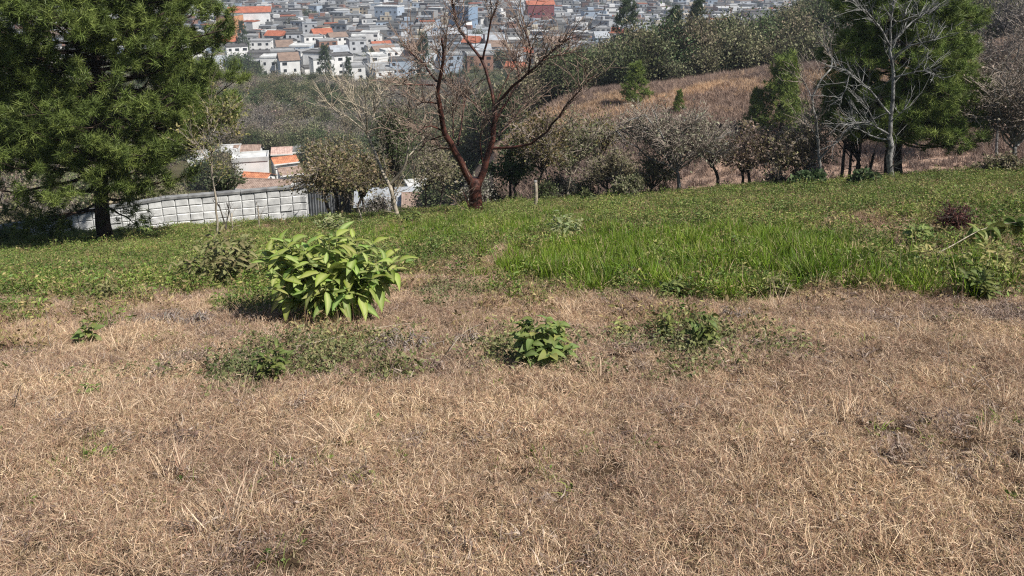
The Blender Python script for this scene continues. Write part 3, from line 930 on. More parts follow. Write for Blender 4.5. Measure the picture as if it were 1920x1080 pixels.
# ================================================================== below the field: wall, fence, houses
M_block = m_two('weathered_concrete_block', (0.40, 0.40, 0.39), (0.72, 0.72, 0.70), 2.6, 0.95, 0.7, 0.04, 'World', 0.25, 0.6)
M_cope = m_two('dark_coping', (0.12, 0.12, 0.12), (0.28, 0.28, 0.27), 3, 0.95, coord='World')
M_mortar = m_two('mortar', (0.42, 0.42, 0.41), (0.55, 0.55, 0.54), 5, 1.0, coord='World')
M_sheet = m_two('dark_corrugated_sheet', (0.07, 0.075, 0.08), (0.22, 0.23, 0.24), 1.2, 0.5, coord='World')

def block_wall():
    # a precast block wall along the lower edge of the field, stepping with the ground
    knots = [(-60, 436, 29.3), (100, 408, 29.6), (200, 391, 30.2), (300, 374, 30.9), (430, 363, 31.7), (563, 351, 32.4)]
    K = np.array([P(px, py, y) for px, py, y in knots])
    t = thing('block_wall', 'weathered pale concrete block wall along the lower edge of the field', 'wall', (K[3][0], K[3][1], K[3][2] - 2.6))
    o0 = np.array([K[3][0], K[3][1], K[3][2] - 2.6])
    seg = np.linalg.norm(np.diff(K[:, :2], axis=0), axis=1); s = np.concatenate([[0], np.cumsum(seg)])
    bw, bh, rows = 0.50, 0.32, 7
    g = Geo(); g.box((0, 0, 0), (bw - 0.03, 0.24, bh - 0.03)); 
    bm = []
    rng = rngs(33)
    for k in range(3):
        g = Geo(); hx, hy, hz = (bw - 0.03) / 2, 0.12, (bh - 0.03) / 2
        e = 0.02
        V = np.array([[-hx, hy, -hz], [hx, hy, -hz], [hx, hy, hz], [-hx, hy, hz], [-hx, -hy + e, -hz], [hx, -hy + e, -hz], [hx, -hy + e, hz], [-hx, -hy + e, hz],
                      [-hx + e, -hy, -hz + e], [hx - e, -hy, -hz + e], [hx - e, -hy, hz - e], [-hx + e, -hy, hz - e]]) + rng.normal(0, 0.004, (12, 3))
        g.add(V, [[0, 3, 2, 1], [0, 1, 5, 4], [1, 2, 6, 5], [2, 3, 7, 6], [3, 0, 4, 7], [4, 5, 9, 8], [5, 6, 10, 9], [6, 7, 11, 10], [7, 4, 8, 11], [8, 9, 10, 11]])
        bm.append(g.mesh('block', M_block))
    L = s[-1]; n = int(math.ceil(L / bw)) + 1
    core = Geo(); cope_me = None
    for i in range(n):
        sc = (i + 0.5) * bw
        c = np.array([np.interp(sc, s, K[:, a]) for a in range(3)])
        e = np.array([np.interp(sc + 0.2, s, K[:, a]) for a in range(3)]) - np.array([np.interp(sc - 0.2, s, K[:, a]) for a in range(3)])
        yaw = math.atan2(e[1], e[0])
        core.box((c[0] - o0[0], c[1] - o0[1], c[2] - o0[2] - rows * bh / 2), (bw + 0.02, 0.18, rows * bh - 0.02), yaw=yaw)
        for r in range(rows):
            b = obj('block', bm[rng.integers(0, 3)], t, (c[0] - o0[0] + rng.normal(0, 0.006), c[1] - o0[1] + rng.normal(0, 0.012), c[2] - o0[2] - (r + 0.5) * bh), (rng.normal(0, 0.01), rng.normal(0, 0.008), yaw))
        if i % 2 == 0:
            if cope_me is None:
                g = Geo(); g.box((0, 0, 0), (2 * bw - 0.02, 0.32, 0.09)); cope_me = g.mesh('coping_stone', M_cope)
            obj('coping_stone', cope_me, t, (c[0] - o0[0] + bw / 2 * math.cos(yaw), c[1] - o0[1] + bw / 2 * math.sin(yaw), c[2] - o0[2] + 0.05), (0, -math.atan2(e[2], math.hypot(e[0], e[1])), yaw))
    obj('mortar', core.mesh('mortar', M_mortar), t)
block_wall()

def sheet_fence():
    a, b = P(566, 364, 33.0), P(655, 360, 34.0)
    t = thing('sheet_fence', 'dark corrugated sheet fence beside the pale block wall', 'fence', a - np.array([0, 0, 2.0]))
    n = 6
    yaw = math.atan2(b[1] - a[1], b[0] - a[0]); w = np.linalg.norm((b - a)[:2]) / n
    g = Geo(); m = 13
    xs = np.linspace(-w / 2, w / 2, m); ys = 0.03 * np.sin(np.arange(m) * math.pi / 2)
    V = np.concatenate([np.stack([xs, ys + o, np.full(m, z)], -1) for o in (0, 0.012) for z in (0, 2.0)])
    i = np.arange(m - 1)
    Q = np.concatenate([np.stack([i, i + 1, m + i + 1, m + i], -1), np.stack([2 * m + i + 1, 2 * m + i, 3 * m + i, 3 * m + i + 1], -1), np.stack([m + i, m + i + 1, 3 * m + i + 1, 3 * m + i], -1)])
    g.add(V, Q)
    me = g.mesh('sheet', M_sheet)
    gp = Geo(); gp.box((0, 0.06, 1.0), (0.08, 0.08, 2.15)); pm = gp.mesh('post', M_bark_dark)
    for k in range(n):
        c = a + (b - a) * (k + 0.5) / n - a
        obj('sheet', me, t, (c[0], c[1], c[2] + (0.05 if k % 2 else 0)), (0, 0, yaw))
    for k in range(0, n + 1, 2):
        c = (b - a) * k / n
        obj('post', pm, t, (c[0], c[1] , c[2]), (0, 0, yaw))
sheet_fence()

def tiled_house(label, ridge_a, ridge_b, y, drop, depth_m, wall, tile, windows=0, yaw_extra=0.0, h=3.2, gable_windows=0):
    """a low house with a pitched clay-tile roof seen from above: the ridge runs between two measured points"""
    A = P(*ridge_a, y); B = P(*ridge_b, y); B[2] = A[2]
    c = (A + B) / 2; w = np.linalg.norm((B - A)[:2])
    zg = c[2] - drop - h
    t = thing('tiled_house', label, 'house', (c[0], c[1], zg), yaw_extra)
    g = Geo(); d2 = depth_m / 2
    # walls with gable ends
    V = [[-w / 2, -d2, -1.5], [w / 2, -d2, -1.5], [w / 2, d2, -1.5], [-w / 2, d2, -1.5], [-w / 2, -d2, h], [w / 2, -d2, h], [w / 2, d2, h], [-w / 2, d2, h], [-w / 2, 0, h + drop], [w / 2, 0, h + drop]]
    g.add(V, [[0, 1, 5, 4], [2, 3, 7, 6], [4, 5, 6, 7]], [[4, 8, 7], [5, 6, 9]]); g.add(V, [[1, 2, 6, 5], [3, 0, 4, 7]])
    obj('wall', g.mesh('wall', wall), t)
    r = Geo(); ov = 0.35; n = int(w / 0.28)
    sl = math.hypot(d2, drop)
    for s in (-1, 1):
        xs = np.linspace(-w / 2 - ov, w / 2 + ov, n * 4 + 1)
        prof = 0.05 * np.abs(np.sin(np.arange(n * 4 + 1) * math.pi / 4))
        k = (d2 + ov) / d2
        rows = []
        m = len(xs)
        for f in np.linspace(0, 1, 7):
            rows.append(np.stack([xs, np.full(m, s * f * (d2 + ov)), h + drop + 0.08 - f * drop * k + prof], -1))
        V = np.concatenate(rows)
        i = (np.arange(6)[:, None] * m + np.arange(m - 1)[None, :])
        Q = np.stack([i, i + 1, i + m + 1, i + m] if s > 0 else [i, i + m, i + m + 1, i + 1], -1).reshape(-1, 4)
        r.add(V, Q)
    rf = obj('roof', r.mesh('roof', tile), t)
    rg = Geo(); rg.tube([[-w / 2 - ov, 0, h + drop + 0.12], [0, 0, h + drop + 0.12], [w / 2 + ov, 0, h + drop + 0.12]], 0.12, 8)
    obj('ridge_tiles', rg.mesh('ridge_tiles', tile), rf)
    fa = Geo()
    for s in (-1, 1):
        fa.box((0, s * (d2 + ov + 0.02), h - drop * ov / d2 + 0.02), (w + 2 * ov, 0.06, 0.24))
    obj('eaves_board', fa.mesh('eaves_board', M_plaster['white']), rf)
    for k in range(gable_windows):
        obj('window', WIN_ME, t, (-w / 2 - 0.01, (k + 0.5) / gable_windows * depth_m * 0.8 - depth_m * 0.4, h - 1.6), scale=(0.1, 0.95, 1.2))
    for k in range(windows):
        wn_ = obj('window', WIN_ME, t, ((k + 0.5) / windows * w - w / 2, -d2 - 0.01, 1.1), scale=(1.0, 0.1, 1.2))
        fr = Geo()
        for (cx, cz, sx, sz) in ((0, 1.04, 1.2, 0.1), (0, -0.04, 1.2, 0.1), (-0.55, 0.5, 0.1, 1.0), (0.55, 0.5, 0.1, 1.0)):
            fr.box((cx, -0.25, cz), (sx, 0.9, sz))
        obj('frame', fr.mesh('frame', M_plaster['white']), wn_)
    return t
M_tile_red = m_two('orange_clay_tile', (0.34, 0.13, 0.07), (0.58, 0.25, 0.13), 1.5, 0.85, coord='World')
M_tile_brown = m_two('weathered_brown_tile', (0.20, 0.14, 0.11), (0.34, 0.25, 0.20), 1.5, 0.9, coord='World')
M_tile_pink = m_two('faded_pink_tile', (0.36, 0.24, 0.20), (0.55, 0.40, 0.34), 1.5, 0.9, coord='World')
W_ = M_plaster['white']
tiled_house('house with bright orange tile roof beyond the block wall', (458, 325), (506, 324), 142, 0.75, 4.2, W_, M_tile_red, 0, -0.2, 3.0)
tiled_house('long low house with worn brown roof just behind the block wall', (456, 337), (548, 338), 132, 0.9, 5.0, W_, M_tile_brown, 0, -0.15, 2.8)
tiled_house('house with faded pink roof half hidden behind trees beyond the wall', (512, 277), (545, 278), 172, 0.8, 4.5, W_, M_tile_pink, 2, 0.2, 3.4)
tiled_house('house with grey-brown roof above the white house with dark windows', (442, 273), (486, 272), 168, 1.2, 6.0, W_, M_tile_brown, 0, 0.15, 3.4)
tiled_house('white-walled house with small red roof at the end of the row beyond the wall', (512, 295), (552, 296), 152, 0.6, 4.0, W_, M_tile_red, 2, 0.5, 4.0)
tiled_house('white-walled house with brown roof touching the bushy tree beyond the wall', (524, 315), (560, 317), 140, 0.6, 4.5, W_, M_tile_brown, 2, 0.45, 4.0)
tiled_house('low house with faded pink roof seen below the red-barked tree', (805, 366), (868, 366), 128, 1.2, 8.0, W_, M_tile_pink, 0, 0.1, 2.6)
tiled_house('house with brown roof and white eaves below the pale bare tree', (757, 362), (806, 363), 126, 1.8, 9.0, W_, M_tile_brown, 0, 0.1, 2.6)
def low_house(px, py_eaves, y, w, d, st, yaw, wall, roof, label, windows=True):
    p = P(px, py_eaves, y)
    return house(p[0], y, w, d, st, yaw, wall, roof, label, rng=_r, windows=windows, z=float(p[2]) - st * 2.9)
low_house(470, 297, 148, 6.2, 4.6, 1, 0.25, 'white', 'white flat', 'white flat-roofed house with dark windows beyond the block wall')
low_house(722, 374, 128, 9, 7, 1, 0.12, 'white', 'grey sheet', 'low white building with grey sheet roof below the pale bare tree', False)
low_house(788, 350, 150, 5, 6, 2, 0.3, 'white', 'white flat', 'small white house peeping above the faded pink roof')
low_house(440, 269, 185, 8, 8, 2, 0.1, 'white', 'white flat', 'white flat-roofed house at the back of the row beyond the wall')
low_house(468, 268, 190, 8, 7, 1, -0.1, 'white', 'white flat', 'small white flat house beside the one at the back of the row')
low_house(540, 276, 180, 7, 7, 1, 0.3, 'white', 'grey flat', 'pale house with grey flat roof half behind the olive bushy tree')
low_house(398, 296, 160, 8, 8, 2, 0.2, 'cream', 'white flat', 'cream flat-roofed house glimpsed beside the sapling')
low_house(420, 285, 165, 6, 7, 2, 0.2, 'white', 'white flat', 'white house glimpsed between the sapling and the row of tiled houses')
low_house(1060, 358, 128, 7, 6, 1, 0.1, 'white', 'white flat', 'sliver of white building behind the pale post', False)
low_house(150, 330, 150, 12, 8, 2, 0.2, 'white', 'grey flat', 'white two-storey house glimpsed under the big pine')
low_house(300, 325, 150, 11, 8, 2, 0.2, 'white', 'white flat', 'white house glimpsed behind the pine trunk')
low_house(235, 330, 145, 8, 8, 1, -0.2, 'white', 'brown tiled', 'white house with brown roof glimpsed under the pine boughs')

# bushes between the wall and the houses
def leafy_tree(label, px, base_py, y, cx, cy, wpx, hpx, cols, bark=M_bark_dark, n_limb=14, twigs=12, leaves=12, leaf=(0.11, 0.06), r=0.06, stems=1, seed=0, name='tree', group=None, depth_f=1.0, twig_r=0.008, twigmat=None, cat='tree'):
    rng = rngs(seed + int(px))
    base = on_ground(px, y) if base_py is None else P(px, base_py, y)
    gz = float(TZ(base[0], base[1]))
    base[2] = gz
    c = P(cx, cy, y); k = PX(c)
    rad = np.array([wpx / 2 * k, wpx / 2 * k * depth_f, hpx / 2 * k])
    fork = base + (c - base) * 0.38; fork[2] = base[2] + max(0.35, (c[2] - rad[2] * 0.6 - base[2]) * 0.8)
    thin = 0.7 if px > 990 and cat == 'tree' else 0.95
    w, t, l = crown_tree(rng, base, fork, c, rad * 1.1, int(n_limb * 1.25), int(twigs * (1.5 if thin < 0.9 else 1.15)), leaves * thin, (leaf[0] * 1.1, leaf[1] * 1.15), r, cols, 0.34 * min(rad), stems, 0.35, twig_r * 1.35, 0.11)
    return put_tree(name, label, base, w, l, bark, t, group=group, twigmat=twigmat, cat=cat)


# ------------------------------------------------------------------ trees and bushes along the lower edge of the field
leafy_tree('round olive-brown bushy tree in front of the dark sheet fence', 628, None, 29.5, 625, 318, 150, 150, RUST, n_limb=26, twigs=14, leaves=15, leaf=(0.10, 0.055), r=0.07, stems=3, seed=1)
leafy_tree('smaller brownish bush tree beside the pale bare tree', 690, None, 30, 690, 325, 90, 120, RUST, n_limb=16, twigs=12, leaves=13, leaf=(0.09, 0.05), r=0.06, stems=2, seed=2)
leafy_tree('dark green leafy tree between the pale and the red-barked trees', 742, None, 33, 742, 255, 95, 170, DEEP, n_limb=16, twigs=12, leaves=12, leaf=(0.11, 0.06), r=0.07, seed=3)
leafy_tree('thin olive tree behind the red-barked tree', 800, None, 34, 810, 310, 110, 110, OLIVE, n_limb=15, twigs=12, leaves=11, leaf=(0.10, 0.05), r=0.05, stems=2, seed=4)
leafy_tree('dark glossy bush tree under the red-barked limb', 962, None, 30.5, 958, 305, 95, 120, DEEP, n_limb=18, twigs=13, leaves=13, leaf=(0.11, 0.06), r=0.06, stems=2, seed=5)
leafy_tree('yellow-green tree with thin dark leaning trunk', 1024, None, 29, 1008, 262, 125, 150, YEL, n_limb=18, twigs=12, leaves=9, leaf=(0.10, 0.055), r=0.05, seed=6)
leafy_tree('slender olive tree with a pale straight stem', 1060, None, 29.5, 1085, 270, 110, 150, OLIVE, M_bark_pale, n_limb=16, twigs=12, leaves=8, leaf=(0.10, 0.05), r=0.04, seed=7)
leafy_tree('dark tangled bush between the slender olive and the spreading grey tree', 1140, None, 31, 1145, 315, 110, 100, OLIVE, n_limb=20, twigs=13, leaves=10, leaf=(0.09, 0.05), r=0.05, stems=4, seed=8)
leafy_tree('tall thin green tree behind the tangled bush', 1120, None, 33, 1120, 250, 110, 110, YEL, n_limb=14, twigs=11, leaves=8, leaf=(0.10, 0.05), r=0.05, seed=18)
leafy_tree('wide spreading grey tree with few leaves and dark forked trunk', 1268, None, 28.5, 1262, 255, 270, 170, PALEG, M_bark_grey, n_limb=26, twigs=20, leaves=3.0, leaf=(0.09, 0.05), r=0.075, seed=9, twig_r=0.010, depth_f=0.6)
leafy_tree('small dark-leaved tree at the foot of the spreading grey tree', 1222, None, 29, 1225, 320, 80, 90, OLIVE, n_limb=14, twigs=11, leaves=9, leaf=(0.09, 0.05), r=0.06, seed=10)
leafy_tree('leaning dark-trunked tree with sparse leaves', 1350, None, 29.5, 1310, 265, 130, 110, PALEG, n_limb=14, twigs=14, leaves=4, leaf=(0.09, 0.05), r=0.07, seed=11)
leafy_tree('pinkish-brown leafed tree with twin dark trunks', 1402, None, 29.5, 1405, 275, 130, 105, PINK, n_limb=20, twigs=14, leaves=10, leaf=(0.10, 0.06), r=0.06, stems=2, seed=12)
leafy_tree('brownish leafed tree with straight thin dark trunk', 1462, None, 29, 1462, 285, 100, 90, PINK, n_limb=16, twigs=12, leaves=9, leaf=(0.10, 0.06), r=0.05, seed=13)
leafy_tree('tangled grey thicket beside the bent grey sapling', 1505, None, 29, 1510, 265, 110, 170, OLIVE, M_bark_grey, n_limb=22, twigs=16, leaves=5, leaf=(0.08, 0.045), r=0.035, stems=4, seed=14)
leafy_tree('dark small-leaved tree among the straight black trunks', 1590, None, 31.5, 1590, 215, 120, 200, DEEP, n_limb=18, twigs=13, leaves=6, leaf=(0.09, 0.05), r=0.065, stems=2, seed=15)
leafy_tree('grey-brown half-bare tree at the end of the field by the dry slope', 1906, None, 27.5, 1900, 190, 170, 230, BROWNL, M_bark_grey, n_limb=24, twigs=18, leaves=3.5, leaf=(0.09, 0.05), r=0.08, seed=16, twig_r=0.010)
leafy_tree('pale half-bare bush tree on the dry slope behind the green pine', 1865, None, 52, 1870, 90, 150, 150, GREYL, M_bark_grey, n_limb=18, twigs=14, leaves=5, leaf=(0.13, 0.08), r=0.08, seed=17, twig_r=0.014)
leafy_tree('leafy green bush behind the block wall beside the orange roof', 425, None, 36, 425, 345, 70, 60, DEEP, n_limb=14, twigs=12, leaves=14, leaf=(0.10, 0.06), r=0.05, stems=3, seed=19, cat='bush', name='bush')
leafy_tree('dull green bush behind the block wall near the pine trunk', 290, None, 36, 290, 350, 120, 70, OLIVE, n_limb=16, twigs=12, leaves=12, leaf=(0.09, 0.05), r=0.05, stems=3, seed=20, cat='bush', name='bush')
leafy_tree('grey-leaved bush on the field edge under the spreading tree', 1180, 380, 27.0, 1180, 350, 70, 50, OLIVE, n_limb=12, twigs=10, leaves=9, leaf=(0.08, 0.05), r=0.03, stems=4, seed=22, cat='bush', name='bush')
leafy_tree('low dark broad-leaved bush at the field edge below the thicket', 1520, 360, 25.5, 1520, 344, 70, 36, DEEP, M_stem, n_limb=14, twigs=9, leaves=9, leaf=(0.17, 0.11), r=0.02, stems=5, seed=23, cat='bush', name='bush')
leafy_tree('low dark bush at the foot of the white-barked dead tree', 1628, 362, 24.5, 1622, 348, 60, 34, DEEP, M_stem, n_limb=12, twigs=9, leaves=9, leaf=(0.15, 0.09), r=0.02, stems=4, seed=24, cat='bush', name='bush')
leafy_tree('dark green bush at the far corner of the field', 1895, 350, 25.0, 1890, 325, 110, 60, OLIVE, n_limb=16, twigs=11, leaves=10, leaf=(0.10, 0.06), r=0.03, stems=5, seed=25, cat='bush', name='bush')
leafy_tree('small very dark plant standing before the tangled bush', 1102, 388, 25.5, 1102, 375, 26, 34, DEEP, M_stem, n_limb=7, twigs=7, leaves=8, leaf=(0.14, 0.08), r=0.015, stems=2, seed=26, cat='bush', name='bush')
leafy_tree('low green bush beneath the big pine at the wall foot', 20, 452, 25.5, 20, 445, 70, 30, DEEP, M_stem, n_limb=12, twigs=8, leaves=8, leaf=(0.12, 0.07), r=0.015, stems=4, seed=27, cat='bush', name='bush')

# ------------------------------------------------------------------ pines
def big_pine():
    rng = rngs(101)
    b = G(198, 459); y = b[1]
    pts = [b - np.array([0, 0, 0.3])] + [P(px, py, y + dy) for px, py, dy in ((200, 456, 0), (193, 420, 0), (190, 371, 0.05), (191, 330, 0.1), (187, 270, 0.15), (183, 200, 0.2), (180, 120, 0.2), (178, 30, 0.2), (176, -80, 0.2), (175, -190, 0.2), (175, -260, 0.2))]
    k = PX(b)
    prof = lambda f: 0.92 * float(np.interp(f, [0.3, 0.38, 0.46, 0.55, 0.68, 0.8, 0.92, 1.0], [3.0, 3.7, 4.0, 4.0, 3.7, 3.1, 2.0, 0.7]))
    w, c = pine(rng, b, 9, prof, pts, 15 * k, 185, 10, 4, 62, 0.22, 0.017, PINE_G, 0.36, 0.25)
    # low drooping boughs on both sides of the trunk
    for (x0, y0, x1, y1, dy) in ((186, 388, 60, 418, -1.0), (188, 395, 30, 440, -0.4), (196, 372, 262, 388, -0.6), (197, 380, 250, 418, 0.3), (190, 360, 20, 395, 0.8), (186, 380, 90, 430, 0.9)):
        a, e = P(x0, y0, y), P(x1, y1, y + dy)
        bp = wobble(bez(a, (a + e) / 2 + np.array([0, 0, 0.25]), e, 8), rng, 0.05)
        w.tube(bp, np.linspace(0.045, 0.012, 8), 5)
        n = 40 * 34 if abs(x1 - x0) > 80 else 22 * 34
        tc = np.repeat(bp[rng.integers(4, 8, n // 34)] + rng.normal(0, 0.28, (n // 34, 3)), 34, 0)
        cols = np.asarray(PINE_G)[rng.integers(0, 4, n)] * 0.9
        c.needles(tc + rng.normal(0, 0.03, (n, 3)), rng.normal(size=(n, 3)) + np.array([0, 0, -0.1]), 0.22, 0.018, cols, rng)
    put_tree('pine_tree', 'big dense dark green pine with dark leaning trunk by the block wall', b, w, c, M_bark_pine, leafmat=M_needle)
big_pine()

def right_pine():
    rng = rngs(102)
    b = on_ground(1684, 29.5); y = b[1]
    pts = [b - np.array([0, 0, 0.3])] + [P(px, py, y) for px, py in ((1684, 330), (1683, 290), (1684, 240), (1688, 190), (1692, 120), (1695, 50), (1698, -20), (1698, -80))]
    prof = lambda f: 0.82 * float(np.interp(f, [0.1, 0.22, 0.35, 0.5, 0.65, 0.8, 0.92, 1.0], [2.4, 3.2, 3.3, 3.0, 2.9, 2.3, 1.4, 0.4]))
    w, c = pine(rng, b, 8, prof, pts, 0.17, 165, 9, 3, 56, 0.25, 0.020, PINE_B, 0.30, 0.22)
    for px, x1 in ((1663, 1668), (1683, 1690)):
        q = on_ground(px, y + 0.2)
        w.tube(np.stack([q - [0, 0, 0.2], P(px, 300, y + 0.2), P(x1, 255, y + 0.1), P(x1 + 8, 180, y)]), [0.11, 0.10, 0.08, 0.04], 7)
    put_tree('pine_tree', 'bright green pine with black trunks behind the white-barked dead tree', b, w, c, M_bark_pine, leafmat=M_needle)
    # a handful of yellowed needles hanging low in this pine belong to its crown
right_pine()
for i, (px, y, h, lab) in enumerate(((1574, 31, 2.2, 'straight black bare trunk on the field edge beside the dark small-leaved tree'), (1604, 31.5, 1.7, 'short black trunk beside the straight black one'), (1616, 31, 1.5, 'short tilted black stump near the straight black trunk'))):
    g = Geo(); q = on_ground(px, y); rng = rngs(400 + i)
    ln = 0.35 if i == 2 else 0.03
    pts = wobble(np.linspace(q - [0, 0, 0.2], q + [ln, 0.1, h], 7), rng, 0.02)
    g.tube(pts, np.linspace(0.085, 0.05, 7), 7)
    for k in range(4):
        s = pts[rng.integers(3, 7)]; d = norm(rng.normal(size=3) + [0, 0, 0.8])
        g.tube(np.stack([s, s + d * 0.35, s + d * 0.7 + rng.normal(0, 0.1, 3)]), [0.022, 0.014, 0.006], 4)
    t = thing('dead_tree', lab, 'tree trunk', q); obj('trunk', g.mesh('trunk', M_bark_dark, True, q), t)

# ------------------------------------------------------------------ bare trees, limb by limb
def bare_tree(name, label, base, y, branches, bark, twig_mat, seed, twig_n=7, twig_len=45, fine=2, leafcols=None, leaves=0, leaf=(0.09, 0.05), tw=0.008, spread=0.9, tmul=1.0):
    """branches: (list of (px, py), half-width px at start, at end, depth at start, depth at end)"""
    rng = rngs(seed)
    wood, twg, lf = Geo(), Geo(), Geo()
    k = PX(np.asarray(base))
    for (pl, w0, w1, d0, d1, *rest) in branches:
        n = len(pl)
        pts = np.array([P(px, py, y + d0 + (d1 - d0) * i / (n - 1)) for i, (px, py) in enumerate(pl)])
        # resample smoothly
        s = np.concatenate([[0], np.cumsum(np.linalg.norm(np.diff(pts, axis=0), axis=1))]); m = max(5, int(s[-1] / (22 * k)) + 2)
        q = np.linspace(0, s[-1], m)
        pp = np.stack([np.interp(q, s, pts[:, a]) for a in range(3)], -1)
        for _ in range(2): pp[1:-1] = 0.25 * pp[:-2] + 0.5 * pp[1:-1] + 0.25 * pp[2:]
        pp[1:-1] += rng.normal(0, 1.0 * k, (m - 2, 3))
        rad = np.linspace(w0, w1, m) * k * (0.84 if bark is M_bark_red and w0 < 12 else 1.0)
        wood.tube(pp, rad, 9 if w0 > 6 else 6)
        if w0 > 9 : continue
        nt_ = rest[0] if rest else twig_n
        for j in range(int(nt_ * tmul)):
            f = rng.uniform(0.3, 1.0) ** 0.7
            a = min(int(f * (m - 1)), m - 2); o = pp[a]; t = norm(pp[a + 1] - pp[a])
            d = norm(t * 0.7 + rng.normal(0, 1, 3) * np.array([spread, spread, 0.5]) * 0.8 + np.array([0, 0, 0.45]))
            L = twig_len * k * rng.uniform(0.4, 1.3)
            e = o + d * L + np.array([0, 0, 0.12 * L])
            tp = wobble(bez(o, o + d * L * 0.5, e, 6), rng, 0.03 * L)
            twg.tube(tp, np.linspace(tw * rng.uniform(0.9, 1.6), tw * 0.5, 6), 3, cap=False)
            for z in range(fine):
                s0 = tp[rng.integers(1, 6)]; d2 = norm(d + rng.normal(0, 0.7, 3) + [0, 0, 0.2]); l2 = L * rng.uniform(0.25, 0.7)
                tp2 = bez(s0, s0 + d2 * l2 * 0.5 + rng.normal(0, 0.06, 3) * l2, s0 + d2 * l2, 4)
                twg.tube(tp2, np.linspace(tw * 0.8, tw * 0.4, 4), 3, cap=False)
                if leaves:
                    nn = rng.poisson(leaves)
                    if nn:
                        cc = np.asarray(leafcols)[rng.integers(0, len(leafcols), nn)] * rng.uniform(0.7, 1.3, (nn, 1))
                        lf.leaves(s0 + d2 * l2 * rng.uniform(0, 1, (nn, 1)) + rng.normal(0, 0.05, (nn, 3)), rng.normal(size=(nn, 3)) + d2, leaf[0] * rng.uniform(0.6, 1.4, nn), leaf[1], cc, rng)
    if twg.n and sum(len(q) for q in twg.Q) < 700:
        wood.V += twg.V; wood.C += twg.C; wood.Q += [q + wood.n for q in twg.Q]; wood.n += twg.n; twg = None
    return put_tree(name, label, base, wood, lf, bark, twg, twigmat=twig_mat)

b = G(893, 406)
bare_tree('bare_tree', 'leafless red-barked tree with forked trunk and reaching limbs', b, b[1], [
    ([(893, 416), (893, 395), (893, 370), (891, 345), (890, 335)], 13.5, 11, 0, 0),
    ([(889, 356), (872, 318), (855, 286), (838, 258), (827, 225), (817, 182), (822, 152), (833, 122), (833, 93), (828, 72)], 8.8, 2.2, 0, -1.4, 12),
    ([(819, 153), (799, 125), (773, 104), (755, 83)], 2.4, 1.0, -0.9, -0.2, 8),
    ([(815, 160), (794, 155), (759, 160), (735, 162)], 2.0, 0.8, -0.9, -1.6, 6),
    ([(818, 194), (801, 190), (782, 196)], 1.8, 0.7, -0.7, -1.5, 5),
    ([(834, 248), (809, 232), (790, 237), (775, 262)], 2.2, 0.7, -0.4, -1.6, 8),
    ([(832, 254), (803, 263), (786, 281)], 2.0, 0.7, -0.4, 0.6, 6),
    ([(848, 279), (829, 275), (808, 283)], 2.2, 0.7, -0.3, 0.8, 5),
    ([(858, 272), (863, 255), (865, 228), (874, 187), (878, 150)], 2.6, 0.8, 0, 1.3, 8),
    ([(850, 258), (849, 218), (842, 185)], 1.6, 0.7, 0, 0.8, 5),
    ([(893, 358), (904, 322), (917, 283), (926, 262), (927, 235), (926, 200)], 8.8, 4.6, 0, 0.3, 4),
    ([(926, 215), (926, 190), (924, 167), (916, 146), (905, 111), (890, 88), (864, 65), (852, 37), (847, 5), (843, -50)], 4.2, 1.8, 0.3, 1.6, 12),
    ([(905, 112), (908, 100), (914, 69), (924, 30), (932, 5), (940, -45)], 2.6, 1.2, 0.9, 0.2, 10),
    ([(927, 205), (951, 168), (975, 150), (992, 138), (1018, 113), (1044, 86), (1068, 72)], 4.0, 1.3, 0.3, -1.2, 14),
    ([(990, 140), (996, 112), (996, 92), (988, 65), (976, 37)], 2.2, 0.9, -0.6, -1.6, 9),
    ([(930, 228), (951, 184), (976, 153), (979, 138), (965, 111), (938, 76)], 3.0, 0.9, 0.3, 1.5, 9),
    ([(1018, 113), (1050, 100), (1085, 98)], 1.4, 0.6, -0.9, -0.2, 7),
    ([(922, 278), (947, 276), (976, 279), (1004, 269), (1024, 251), (1045, 217), (1073, 189), (1096, 157), (1113, 143)], 3.6, 0.9, 0.2, -1.5, 10),
    ([(934, 255), (942, 245), (967, 218), (990, 192)], 1.9, 0.7, 0.2, 1.2, 6),
    ([(922, 240), (917, 228), (898, 195), (868, 180), (831, 148)], 2.0, 0.7, 0.2, 1.4, 8),
    ([(905, 305), (899, 258), (896, 238), (910, 224)], 1.8, 0.7, 0, -0.6, 4),
    ([(930, 195), (942, 165), (965, 120), (968, 100)], 1.5, 0.6, 0.3, 1.2, 7),
    ([(886, 404), (878, 380), (868, 360)], 2.0, 0.9, -0.2, -0.5, 2),
], M_bark_red, m_two('red_brown_twig', (0.10, 0.065, 0.05), (0.26, 0.19, 0.145), 6, 0.9), 1, 8, 62, 6, tw=0.012, tmul=2.1)

